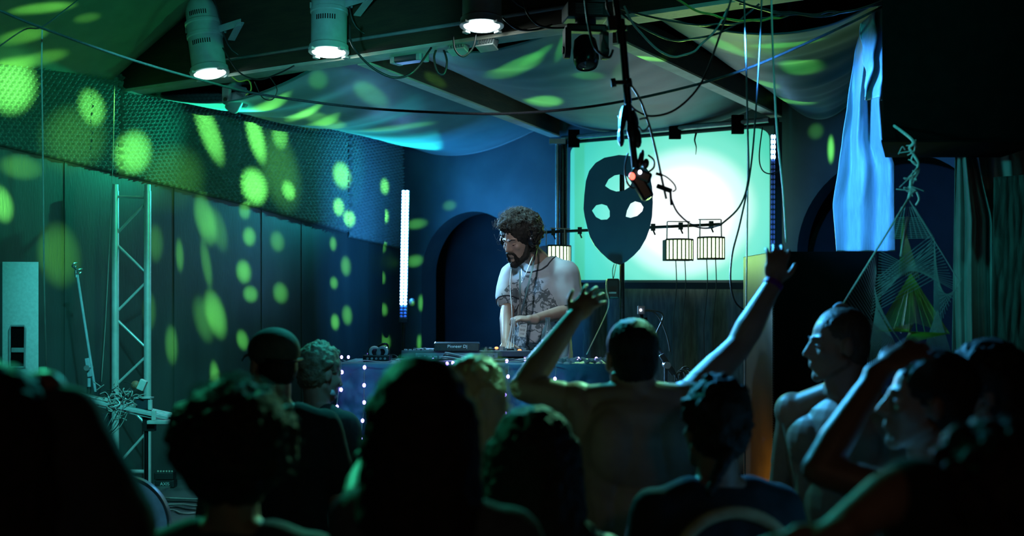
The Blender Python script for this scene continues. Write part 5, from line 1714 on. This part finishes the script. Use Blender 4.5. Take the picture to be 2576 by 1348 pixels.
def person(label, head, yaw, hyaw=None, pitch=0.0, roll=0.0, s=1.0, arms=None, skin='skin', floor=None, torso=None, lean=(0, 0), nb_off=None, neck=0.0, voxel=0.0065, build=1.0):
    """head: world centre of the head. arms: {'L': (shoulder?, elbow, wrist, hand dir, palm normal, curl)} in world space"""
    floor = ZA if floor is None else floor
    m = Matrix.Rotation(R(yaw), 3, 'Z')
    r_, f_ = m @ V((1, 0, 0)), m @ V((0, 1, 0))
    hm = head_frame(yaw if hyaw is None else hyaw, pitch, roll)
    lv = V((lean[0], lean[1], 0))
    NB = head + V((0, 0, -0.165 * s - neck)) - f_ * 0.025 * s - lv * 0.15
    if nb_off is not None:
        NB = NB + nb_off
    at = lambda a, b_, c: NB + r_ * (a * s * build) + f_ * (b_ * s * build) + V((0, 0, c * s)) - lv * max(0, -c)
    t = thing('person', label, 'person', V((NB.x, NB.y, floor)))
    mb = MB()
    w = add_head(mb, head, hm, s)
    mb.cap(w(0, -0.028, -0.05), NB + V((0, 0, 0.02)), 0.054 * s, 0.060 * s)
    mb.cap(w(0, 0.018, -0.075), NB + f_ * 0.02 + V((0, 0, 0.02)), 0.036 * s, 0.045 * s)
    S = {}
    T = {'prims': []}

    def tor(kind, *a):
        T['prims'].append((kind, a))
        getattr(mb, kind)(*a)
    sb = s * build
    sh = {}
    for side, sg in (('L', -1), ('R', 1)):
        sp = at(sg * 0.175, 0.0, -0.065)
        if arms and side in arms and arms[side].get('shoulder') is not None:
            sp = arms[side]['shoulder']
        sh[side] = sp
        tor('cap', at(sg * 0.03, -0.012, 0.0), sp - V((0, 0, 0.0)), 0.046 * sb, 0.050 * sb)
        tor('ell', at(sg * 0.085, 0.045, -0.16), (0.085 * sb, 0.055 * sb, 0.085 * sb), m, 14, 10)
        tor('ell', at(sg * 0.085, -0.050, -0.15), (0.080 * sb, 0.050 * sb, 0.110 * sb), m, 14, 10)
        tor('cap', at(sg * 0.115, -0.01, -0.14), at(sg * 0.105, 0.0, -0.36), 0.065 * sb, 0.060 * sb)
        tor('cap', sp.lerp(at(sg * 0.12, 0, -0.12), 0.25), at(sg * 0.100, -0.01, -0.38), 0.060 * sb, 0.062 * sb)
    tor('ell', at(0, -0.015, -0.075), (0.160 * sb, 0.070 * sb, 0.085 * sb), m, 16, 10)
    tor('ell', at(0, 0, -0.17), (0.150 * sb, 0.098 * sb, 0.17 * s), m, 18, 12)
    tor('ell', at(0, 0.0, -0.38), (0.138 * sb, 0.092 * sb, 0.17 * s), m, 18, 12)
    tor('ell', at(0, 0.0, -0.55), (0.155 * sb, 0.105 * sb, 0.13 * s), m, 18, 12)
    W = {}
    hips = {}
    ground = floor + 0.005
    for side, sg in (('L', -1), ('R', 1)):
        hip = at(sg * 0.085, 0, -0.60)
        hips[side] = hip
        knee = V((hip.x + f_.x * 0.03, hip.y + f_.y * 0.03, ground + (hip.z - ground) * 0.53))
        ank = V((hip.x + r_.x * sg * 0.02, hip.y + r_.y * sg * 0.02, ground + 0.075))
        mb.cap(hip, knee, 0.085 * sb, 0.056 * sb)
        mb.cap(knee, ank + (knee - ank) * 0.62, 0.055 * sb, 0.056 * sb)
        mb.cap(ank + (knee - ank) * 0.62, ank, 0.055 * sb, 0.036 * sb)
        mb.cap(ank - V((0, 0, 0.035)) - f_ * 0.03, ank - V((0, 0, 0.045)) + f_ * 0.15, 0.034, 0.028)
        hips[side + 'k'] = knee
        hips[side + 'a'] = ank
        # arm
        spec = (arms or {}).get(side)
        sp = sh[side]
        if spec is None:
            el = at(sg * 0.235, -0.02, -0.35)
            wr = at(sg * 0.235, 0.05, -0.60)
            hd, pn, cu = V((0, 0, -1)) + f_ * 0.2, -r_ * sg, 0.35
            ts = 1
            bends = None
        else:
            el, wr = spec['elbow'], spec['wrist']
            hd = spec.get('dir') or (wr - el)
            pn = spec.get('palm') or f_
            cu = spec.get('curl', 0.3)
            ts = spec.get('thumb', 1)
            bends = spec.get('bends')
        mb.ell(sp, (0.062 * sb, 0.062 * sb, 0.062 * sb), m, 14, 10)
        mb.cap(sp, el, 0.052 * sb, 0.040 * sb)
        mb.cap(sp.lerp(el, 0.3), sp.lerp(el, 0.65), 0.050 * sb, 0.047 * sb)
        fm = el.lerp(wr, 0.30)
        mb.cap(el, fm, 0.039 * sb, 0.043 * sb)
        mb.cap(fm, wr, 0.043 * sb, 0.026 * sb)
        add_hand(mb, wr, hd, pn, s, cu, spec.get('spread', 0.12) if spec else 0.08, ts, bends)
        W[side] = (sp, el, wr)
    body = blob('body', mb, skin, t, voxel)
    info = dict(t=t, hm=hm, H=head, w=w, at=at, NB=NB, sh=sh, W=W, hips=hips, m=m, r=r_, f=f_, s=s, sb=sb, body=body, tor=T['prims'])
    # trousers
    tr = MB()
    for side in 'LR':
        tr.cap(hips[side], hips[side + 'k'], 0.098 * sb, 0.075 * sb)
        tr.cap(hips[side + 'k'], hips[side + 'a'] + V((0, 0, 0.02)), 0.074 * sb, 0.060 * sb)
    tr.ell(at(0, 0.0, -0.60), (0.170 * sb, 0.120 * sb, 0.10 * s), m, 18, 12)
    blob('trousers', tr, 'jeans', t, 0.012, 3)
    for side in 'LR':
        a_ = hips[side + 'a']
        shoe = MB()
        shoe.cap(a_ - V((0, 0, 0.030)) - f_ * 0.035, a_ - V((0, 0, 0.036)) + f_ * 0.155, 0.045, 0.038)
        shoe.cap(a_ + V((0, 0, 0.02)), a_ - V((0, 0, 0.02)), 0.045, 0.045)
        blob('shoe', shoe, 'black_cotton', t, 0.012, 2)
    return info


def shirt(I, mname, sleeve=0.55, grow=0.016, hem=-0.60, name='shirt', rough=0.004, neck=0.0):
    mb = MB()
    g = grow
    for kind, a in I['tor']:
        if kind == 'cap':
            p0, p1, r0, r1 = a
            if (p0 - I['NB']).length < 0.06:
                p0 = p0.lerp(p1, 0.38)
            mb.cap(p0, p1, r0 + g, r1 + g)
        else:
            c, rr, m, nu, nv = a
            mb.ell(c, tuple(q + g for q in rr), m, nu, nv)
    at, s, sb = I['at'], I['s'], I['sb']
    # straight hanging body down to the hem
    for sg in (-1, 1):
        mb.cap(at(sg * 0.075, 0.0, -0.25), at(sg * 0.085, 0.0, hem), 0.095 * sb + g, 0.098 * sb + g)
    mb.cap(at(0, 0.015, -0.25), at(0, 0.015, hem), 0.105 * sb + g, 0.105 * sb + g)
    for side in 'LR':
        sp, el, wr = I['W'][side]
        if sleeve > 0:
            e = sp.lerp(el, min(1, sleeve))
            mb.cap(sp, e, 0.060 * sb + g, 0.058 * sb + g)
        if sleeve > 1:
            mb.cap(el, el.lerp(wr, min(0.95, sleeve - 1)), 0.048 * sb + g, 0.036 * sb + g)
    return blob(name, mb, mname, I['t'], 0.009, 4, rough, 9)


def hair_cap(I, mname, vol=0.014, front=0.02, back=-0.05, rough=0.004, rscale=60, curls=0, cr=0.02, length=0.0, name='hair', voxel=0.006, side=1.0):
    """hair mass on the skull; curls adds round locks, length lets it fall down the back"""
    w, s, hm = I['w'], I['s'], I['hm']
    mb = MB()
    mb.ell(w(0, -0.016 - 0.8 * vol, 0.046 + 0.1 * vol), ((0.077 + vol) * s * side, (0.090 + vol) * s, (0.080 + vol) * s), hm, 20, 14)
    mb.ell(w(0, -0.045, -0.005), ((0.070 + vol) * s * side, (0.058 + vol) * s, (0.075 + vol) * s), hm, 18, 12)
    rnd = random.Random(len(I['t'].name) + curls)
    for k in range(curls):
        a, b_ = rnd.uniform(0, 2 * math.pi), rnd.uniform(-0.55, 1.5)
        d = V((math.cos(a) * math.cos(b_), math.sin(a) * math.cos(b_), math.sin(b_)))
        if d.y > 0.25 and d.z < 0.55:
            continue
        p = V((d.x * (0.080 + vol) * side, d.y * (0.094 + vol) - 0.016 - 0.5 * vol, d.z * (0.085 + vol) + 0.04))
        q = rnd.uniform(0.6, 1.15) * cr
        mb.ell(w(*p), (q * s, q * s, q * s), None, 9, 6)
    if length:
        for k in range(15):
            a = R(200 + 140 * k / 14)
            x, y = math.cos(a) * (0.074 + vol) * side, math.sin(a) * (0.080 + vol) - 0.01
            p0 = w(x, y, 0.04)
            p1 = w(x * 1.08, y * 0.95 - 0.01, -0.14) 
            p2 = p1 + V((x * 0.35, -0.012, -length * rnd.uniform(0.86, 1.0)))
            mb.cap(p0, p1, 0.028 * s, 0.032 * s, 9)
            mb.cap(p1, p2, 0.032 * s, 0.020 * s, 9)
    return blob(name, mb, mname, I['t'], voxel, 3, rough, rscale)


def strands(I, mname, n, ln, r, region, curl=0.3, seed=1, name='hair_strands', vol=0.02, segs=6, gravity=0.3):
    """fine loose hairs standing off the hair mass"""
    w, s = I['w'], I['s']
    rnd = random.Random(seed)
    mb = MB()
    cnt = 0
    while cnt < n:
        a, b_ = rnd.uniform(0, 2 * math.pi), rnd.uniform(-0.6, 1.55)
        d = V((math.cos(a) * math.cos(b_), math.sin(a) * math.cos(b_), math.sin(b_)))
        if not region(d):
            continue
        cnt += 1
        p = w(d.x * (0.075 + vol), d.y * (0.094 + vol) - 0.016, d.z * (0.080 + vol) + 0.042)
        dv = (I['hm'] @ d + V((rnd.uniform(-.6, .6), rnd.uniform(-.6, .6), rnd.uniform(-.4, .6)))).normalized()
        ax = dv.orthogonal().normalized()
        pts = [p - dv * 0.01]
        L_ = ln * rnd.uniform(0.5, 1.2)
        ph = rnd.uniform(0, 6.28)
        for k in range(segs):
            t_ = (k + 1) / segs
            pts.append(p + dv * L_ * t_ * (1 - 0.3 * t_) + (ax * math.cos(ph + t_ * 7) + dv.cross(ax) * math.sin(ph + t_ * 7)) * curl * L_ * t_ * 0.5 + V((0, 0, -gravity * L_ * t_ * t_)))
        mb.tube(pts, r * s, 3, taper=r * s * 0.4)
    return mb.build(name, mname, I['t'], smooth=True)


def eyes(I, closed=False):
    w, s, hm = I['w'], I['s'], I['hm']
    for sg in (-1, 1):
        e = MB().ell(w(sg * 0.031, 0.077, 0.002), (0.0125 * s, 0.010 * s, (0.005 if closed else 0.008) * s), hm, 12, 8).build('eye', 'skin' if closed else 'eye_white', I['t'], smooth=True)
        MB().ell(w(sg * 0.031, 0.0835, 0.0015 if not closed else -0.002), (0.006 * s, 0.005 * s, (0.003 if closed else 0.006) * s), hm, 10, 6).build('iris', 'eye_dark', e, smooth=True)
        MB().tube([w(sg * 0.014, 0.093, 0.024), w(sg * 0.030, 0.088, 0.031), w(sg * 0.047, 0.074, 0.026)], 0.0042 * s, 6, taper=0.002 * s).build('eyebrow', 'hair_dark', I['t'], smooth=True)


def arm(elbow, wrist, **k):
    return dict(elbow=elbow, wrist=wrist, **k)


# ---------------------------------------------------------------- the DJ
DD = 7.22
H = P(1304, 602, DD - 0.05)
I = person('bearded DJ in a printed grey T-shirt bending over the controller', H, 146, 137, pitch=24, roll=-4, s=1.0, floor=0.0, neck=0.0,
           arms={'R': arm(P(1277, 775, DD + 0.02), P(1272, 862, DD - 0.22), dir=V((0.1, -0.9, -0.35)), palm=V((0.2, 0, -1)), curl=0.5, thumb=1),
                 'L': arm(P(1436, 782, DD - 0.06), P(1338, 804, DD - 0.34), dir=V((-1.0, -0.30, 0.10)), palm=V((-0.1, 0.25, -1)), curl=0.85, thumb=-1, spread=0.05)}, nb_off=V((0.105, 0.09, 0.03)), voxel=0.0055)
DJ = I
tee = shirt(I, 'printed_tee', sleeve=0.68, grow=0.026, hem=-0.70, rough=0.008)
cp = I['at'](0.0, 0.12, -0.34) - tee.parent.location
TEE_MAP.inputs['Location'].default_value = (0, 0, 0)
TEE_MAP.inputs['Scale'].default_value = (4.6, 4.6, 3.2)
TEE_MAP.inputs['Location'].default_value = (-cp.x * 4.6, -cp.y * 4.6, -cp.z * 3.2)
def on_tee(p):
    ok, loc, nr, ix = tee.closest_point_on_mesh(p - tee.parent.location)
    return loc + nr * 0.001 + tee.parent.location


bpy.context.view_layer.update()
ring = [on_tee(I['NB'] + I['r'] * (0.115 * math.cos(a)) + I['f'] * (0.03 + 0.10 * math.sin(a)) + V((0, 0, 0.03 - 0.06 * max(0, math.sin(a))))) for a in [2 * math.pi * k / 40 for k in range(41)]]
MB().tube(ring, 0.0045, 6).build('collar', 'dark_cotton', tee, smooth=True)
for side in 'LR':
    sp, el, wr = I['W'][side]
    dv = (el - sp).normalized()
    c0 = sp.lerp(el, 0.68) + dv * 0.058
    a0 = dv.orthogonal().normalized()
    ring = [on_tee(c0 + (Matrix.Rotation(2 * math.pi * k / 30, 3, dv) @ a0) * 0.10) for k in range(31)]
    MB().tube(ring, 0.004, 6).build('sleeve_hem', 'dark_cotton', tee, smooth=True)
hair_cap(I, 'hair_dark', vol=0.026, curls=230, cr=0.024, rough=0.007, rscale=70, side=1.10, voxel=0.006)
strands(I, 'hair_brown', 520, 0.055, 0.0011, lambda d: not (d.y > 0.30 and d.z < 0.50) and d.z > -0.5, curl=0.9, seed=3, vol=0.036)
# beard and moustache
w = I['w']
bd = MB()
for a_, b_, r0, r1 in (((-0.060, 0.004, -0.03), (-0.050, 0.030, -0.085), 0.017, 0.024), ((0.060, 0.004, -0.03), (0.050, 0.030, -0.085), 0.017, 0.024), ((-0.050, 0.030, -0.085), (0, 0.078, -0.118), 0.024, 0.026), ((0.050, 0.030, -0.085), (0, 0.078, -0.118), 0.024, 0.026), ((-0.024, 0.092, -0.050), (0.0, 0.100, -0.044), 0.0075, 0.008), ((0.024, 0.092, -0.050), (0.0, 0.100, -0.044), 0.0075, 0.008), ((-0.026, 0.090, -0.052), (-0.028, 0.078, -0.095), 0.008, 0.014), ((0.026, 0.090, -0.052), (0.028, 0.078, -0.095), 0.008, 0.014)):
    bd.cap(w(*a_), w(*b_), r0, r1, 10)
blob('beard', bd, 'hair_dark', I['t'], 0.005, 2, 0.004, 120)
eyes(I, closed=True)
# headphones worn over the hair
t = thing('worn_headphones', 'black headphones worn over the curly hair of the DJ', 'headphones', H)
pts = [w(0.112 * math.cos(a), -0.005, 0.02 + 0.120 * math.sin(a)) for a in [math.pi * k / 18 for k in range(19)]]
MB().tube(pts, 0.010, 8).build('headband', 'gloss_black', t, smooth=True)
for sg in (-1, 1):
    ax = I['hm'] @ V((sg, 0, 0))
    MB().lathe(w(sg * 0.088, -0.005, -0.005), ax, [(0.001, 0.034), (0.028, 0.032), (0.038, 0.022), (0.040, 0.008), (0.036, 0.0), (0.018, 0.0)], 20).build('ear_cup', 'gloss_black', t, smooth='auto')
# lanyard, badge, necklace
t = thing('lanyard_badge', 'white festival badge on a black lanyard round the neck of the DJ', 'badge', P(1313, 830, DD - 0.33))
sh1, sh2, bp0 = P(1350, 625, DD - 0.08), P(1308, 682, DD - 0.22), P(1308, 800, DD - 0.34)
for a_ in (sh1, sh2):
    pts = spline([a_, a_.lerp(bp0, 0.45) + V((0, -0.035, -0.01)), bp0], 8)
    rb = MB()
    for i in range(len(pts) - 1):
        rb.bar(pts[i], pts[i + 1], 0.010, 0.003)
    rb.build('lanyard_strap', 'black', t)
bc = P(1315, 830, DD - 0.36)
rot = Matrix.Rotation(R(8), 3, 'Y')
cardo = MB().box(bc, (0.040, 0.003, 0.075), rot).build('card', 'badge_card', t, bevel=0.001)
for k, (tx, hgt) in enumerate((('ARTISTE', 0.0095), ('BASE', 0.016), ('CASE', 0.012))):
    text_mesh('lettering', tx, 'letter_black', cardo, bc + rot @ V((0.0, -0.0022, 0.021 - 0.021 * k)), rot @ V((1, 0, 0)), rot @ V((0, 0, 1)), hgt, 0.0004, 0.8)
nk = [P(1312, 676, DD - 0.20), P(1312, 696, DD - 0.25), P(1312, 712, DD - 0.32), P(1322, 690, DD - 0.31), P(1340, 645, DD - 0.22)]
tag(MB().tube(spline(nk), 0.0018, 5).build('necklace', 'satin_metal', smooth=True), 'thin necklace with a pendant on the chest of the DJ', 'necklace')
cable('headphone_cord', [P(1286, 676, DD - 0.20), P(1283, 720, DD - 0.27), P(1288, 790, DD - 0.38), P(1284, 830, DD - 0.40), P(1274, 872, DD - 0.44), P(1270, 886, 6.75)], 0.0022, 'white_rope', 'white headphone cord hanging in front of the DJ')
for k in range(3):
    cable('headphone_cord', [P(1290 + 3 * k, 800, DD - 0.40), P(1286 + 4 * k, 830, DD - 0.42), P(1280 + 6 * k, 862, DD - 0.44), P(1276 + 8 * k, 884, 6.7)], 0.0022, 'white_rope', 'white cord strand held in the hand of the DJ', 'cord strands in the hand of the DJ')

# ---------------------------------------------------------------- shirtless man with both arms up
D = 4.05
H = P(1588, 905, D)
I = person('shirtless man seen from behind with both arms raised', H, 8, 12, pitch=4, s=1.0, skin='skin', voxel=0.0055, build=1.1, nb_off=V((0.02, 0, 0.05)),
           arms={'L': arm(P(1316, 975, D + 0.02), P(1442, 800, D + 0.14), shoulder=P(1452, 1012, D), dir=V((0.55, 0.2, 0.62)), palm=V((0.3, 1, 0)), curl=0.35, thumb=1, spread=0.22),
                 'R': arm(P(1858, 872, D + 0.10), P(1946, 712, D + 0.16), shoulder=P(1725, 1010, D), dir=V((0.18, 0.1, 1)), palm=V((0, 1, 0)), curl=0.45, thumb=-1, spread=0.16)})
hair_cap(I, 'hair_dark', vol=0.006, rough=0.003, rscale=90)
wv_ = I['W']['R'][2]
dv = (I['W']['R'][2] - I['W']['R'][1]).normalized()
MB().lathe(wv_ - dv * 0.015, dv, [(0.030, 0), (0.033, 0.003), (0.033, 0.017), (0.030, 0.02)], 18).build('wristband', 'violet_band', I['t'], smooth='auto')

# ---------------------------------------------------------------- shirtless man in profile
D = 4.35
H = P(2108, 868, D)
I = person('shirtless man in profile with cropped hair looking towards the stage', H, 138, 94, pitch=2, s=1.02, skin='skin', voxel=0.0055, build=1.05)
hair_cap(I, 'hair_brown', vol=0.004, rough=0.002, rscale=120)
eyes(I)
t = thing('hair_tie', 'pale ribbon tied on top of the cropped hair', 'ribbon', P(2118, 772, D))
MB().tube(spline([P(2100, 776, D), P(2112, 766, D), P(2128, 770, D), P(2140, 780, D)]), 0.010, 8, taper=0.004).build('ribbon', 'pale_cotton', t, smooth=True)

# ---------------------------------------------------------------- man in a cap
D = 4.5
H = P(686, 918, D)
I = person('man in a dark baseball cap standing before the wall', H, 20, 35, s=1.0)
shirt(I, 'black_cotton', sleeve=0.6)
w = I['w']
cpm = MB()
cpm.ell(w(0, -0.012, 0.052), (0.090, 0.108, 0.082), I['hm'], 20, 14)
cap_ = blob('cap', cpm, 'cap_green', I['t'], 0.007, 2)
MB().grid(lambda u, v: w(-0.075 + 0.15 * u, 0.075 + 0.085 * v * math.sqrt(max(0.05, 1 - (2 * u - 1) ** 2)), 0.052 - 0.02 * v - 0.02 * (2 * u - 1) ** 2), 14, 6).build('cap_brim', 'cap_green', I['t'], smooth=True, thick=0.004)
MB().tube([w(-0.07, -0.09, 0.02), w(0, -0.118, 0.012), w(0.07, -0.09, 0.02)], 0.008, 6).build('cap_strap', 'black', I['t'], smooth=True)
hair_cap(I, 'hair_dark', vol=0.002, rough=0.002)

# ---------------------------------------------------------------- short sandy haired person
D = 5.35
H = P(808, 940, D)
I = person('short sandy-haired person looking down beside the table', H, -40, -50, pitch=14, s=0.93)
shirt(I, 'dark_cotton', sleeve=0.6)
hair_cap(I, 'hair_sandy', vol=0.012, rough=0.006, rscale=60, curls=70, cr=0.014)
w = I['w']
MB().tube([w(-0.06, 0.04, -0.075), w(0, 0.095, -0.085), w(0.06, 0.04, -0.075)], 0.012, 8).build('mouth_cloth', 'pale_cotton', I['t'], smooth=True)

# ---------------------------------------------------------------- big curly hair in front
D = 2.75
H = P(596, 1150, D)
I = person('person with a big round mop of dark curly hair seen from behind', H, -6, s=0.98, skin='skin_tan')
shirt(I, 'dark_cotton', sleeve=0.7)
hair_cap(I, 'hair_dark', vol=0.026, curls=240, cr=0.024, rough=0.010, rscale=50, side=1.15, voxel=0.008)
strands(I, 'hair_dark', 260, 0.05, 0.0012, lambda d: d.y < 0.6, curl=0.8, seed=9, vol=0.044)

# ---------------------------------------------------------------- long dark hair
D = 2.45
H = P(1060, 1075, D)
I = person('woman with long straight dark hair seen from behind', H, 2, s=0.95, skin='skin_tan',
           arms={'L': arm(P(905, 1260, D + 0.04), P(952, 1130, D + 0.25), shoulder=P(920, 1345, D), dir=V((0.3, 0.4, 0.8)), palm=V((0.4, 1, 0)), curl=0.6, thumb=1)})
shirt(I, 'teal_cotton', sleeve=0.35)
hair_cap(I, 'hair_dark', vol=0.022, rough=0.005, rscale=40, length=0.34, side=0.98, voxel=0.008)
sp, el, wr = I['W']['L']
dv = (wr - el).normalized()
MB().lathe(el.lerp(wr, 0.62), dv, [(0.040, 0), (0.044, 0.003), (0.043, 0.022), (0.038, 0.025)], 18).build('wristband', 'black', I['t'], smooth='auto')

# ---------------------------------------------------------------- blond locks
D = 3.55
H = P(1203, 1012, D)
I = person('person with pale blond locks and two small buns', H, -20, -25, s=0.95)
shirt(I, 'dark_cotton', sleeve=0.6)
hair_cap(I, 'hair_blond', vol=0.014, rough=0.006, rscale=40, length=0.12, voxel=0.007)
w = I['w']
for x, y in ((1215, 938), (1135, 946)):
    bn = MB()
    q = P(x, y, D)
    bn.ell(q, (0.024, 0.024, 0.026), None, 10, 7)
    bn.ell(q + V((0.01, 0, -0.025)), (0.024, 0.026, 0.03), None, 10, 7)
    bn.cap(q + V((0.0, 0, -0.02)), q + V((0.02, 0, -0.06)), 0.024, 0.03)
    blob('hair_bun', bn, 'hair_blond', I['t'], 0.006, 2, 0.006, 60)
lk = MB()
rnd = random.Random(5)
for k in range(60):
    x = rnd.uniform(1185, 1246)
    p0 = P(x, 950 + rnd.uniform(0, 60), D - 0.06 + rnd.uniform(-0.02, 0.03))
    pts = [p0]
    for j in range(5):
        pts.append(pts[-1] + V((rnd.uniform(-0.006, 0.012), rnd.uniform(-0.006, 0.006), -0.035)))
    lk.tube(pts, 0.0065, 5, taper=0.002)
lk.build('hair_lock', 'hair_blond', I['t'], smooth=True)
strands(I, 'hair_blond', 160, 0.05, 0.0009, lambda d: d.x > 0.2, curl=0.5, seed=21, vol=0.02)

# ---------------------------------------------------------------- dark head by the table front
D = 3.05
H = P(1348, 1165, D)
I = person('person with chin-length dark hair and bare shoulders', H, -8, s=0.95, skin='skin_tan')
shirt(I, 'black_cotton', sleeve=0.0, grow=0.008)
hair_cap(I, 'hair_dark', vol=0.020, rough=0.006, rscale=50, length=0.02, side=1.08)

# ---------------------------------------------------------------- dark bun, black shirt with a pale collar ring
D = 3.4
H = P(1795, 1075, D)
I = person('person with tied dark hair in a black T-shirt with a pale collar ring', H, 14, 20, s=0.97, skin='skin_tan')
shirt(I, 'black_cotton', sleeve=0.6)
hair_cap(I, 'hair_dark', vol=0.014, rough=0.005, rscale=60, curls=40, cr=0.016)
q = I['w'](-0.02, -0.115, -0.06)
bn = MB()
for k in range(5):
    bn.cap(q, q + V((-0.05 + 0.008 * k, -0.01, -0.10 + 0.015 * k)), 0.020, 0.012, 8)
blob('ponytail', bn, 'hair_dark', I['t'], 0.006, 2, 0.004, 80)
pts = [I['at'](0.17 * math.cos(a), -0.125 + 0.02 * math.sin(a), -0.20 + 0.15 * math.sin(a)) for a in [math.pi * k / 24 for k in range(25)]]
MB().tube(pts, 0.018, 8).build('back_print', 'cream_print', I['t'], smooth=True)

# ---------------------------------------------------------------- profile head with the arm bent up
D = 3.1
H = P(2330, 1015, D)
I = person('dark-haired person in profile holding a bent arm up to the head', H, 68, 84, pitch=-4, s=0.98, skin='skin_tan',
           arms={'L': arm(P(2058, 1180, D - 0.15), P(2215, 930, D - 0.08), dir=V((0.7, 0.05, 0.45)), palm=V((0.4, 0.6, -0.6)), curl=0.4, thumb=1)})
shirt(I, 'pale_cotton', sleeve=0.25, grow=0.012)
hair_cap(I, 'hair_dark', vol=0.012, rough=0.004, rscale=60)
eyes(I)
# ---------------------------------------------------------------- second profile with a beard
D = 3.45
H = P(2462, 985, D)
I = person('bearded person in profile with green-lit long hair and sunglasses', H, 80, 86, pitch=2, s=1.0, skin='skin_tan')
shirt(I, 'dark_cotton', sleeve=0.6)
hair_cap(I, 'hair_dark', vol=0.018, rough=0.006, rscale=50, length=0.10, side=1.05)
w = I['w']
bd = MB()
for a_, b_, r0, r1 in (((-0.058, 0.0, -0.04), (0, 0.075, -0.11), 0.018, 0.026), ((0.058, 0.0, -0.04), (0, 0.075, -0.11), 0.018, 0.026), ((0, 0.075, -0.11), (0, 0.07, -0.15), 0.028, 0.018)):
    bd.cap(w(*a_), w(*b_), r0, r1, 10)
blob('beard', bd, 'hair_sandy', I['t'], 0.006, 2, 0.005, 90)
MB().tube([w(-0.085, -0.01, 0.01), w(-0.07, 0.075, 0.055), w(0, 0.10, 0.06), w(0.07, 0.075, 0.055), w(0.085, -0.01, 0.01)], 0.005, 6).build('sunglasses', 'satin_metal', I['t'], smooth=True)

# ---------------------------------------------------------------- big dark shoulder in front
D = 2.1
H = P(2480, 1290, D)
I = person('large person in a dark top whose shoulder shows a green rim of light', H, 14, s=0.98, skin='skin_tan', build=1.05,
           arms={'L': arm(P(2285, 1222, D - 0.05), P(2095, 1345, D - 0.12), shoulder=P(2370, 1430, D), dir=V((-0.8, 0.2, -0.4)), palm=V((0, 1, -0.3)), curl=0.4, thumb=1)})
shirt(I, 'black_cotton', sleeve=0.8)
hair_cap(I, 'hair_dark', vol=0.022, rough=0.006, rscale=50, curls=90, cr=0.02, side=1.08)

# ---------------------------------------------------------------- person with the elbow up by the instrument stand
D = 2.2
H = P(-10, 1130, D)
I = person('dark-haired person with an arm folded up behind the head', H, -4, s=0.98, skin='skin_tan',
           arms={'R': arm(P(112, 985, D + 0.02), P(-40, 1040, D + 0.02), shoulder=P(285, 1330, D - 0.02), dir=V((-1, 0, 0.1)), palm=V((0, 1, -0.2)), curl=0.4, thumb=1)})
shirt(I, 'dark_cotton', sleeve=0.75)
hair_cap(I, 'hair_dark', vol=0.030, rough=0.006, rscale=50, length=0.14, side=1.1, voxel=0.008)
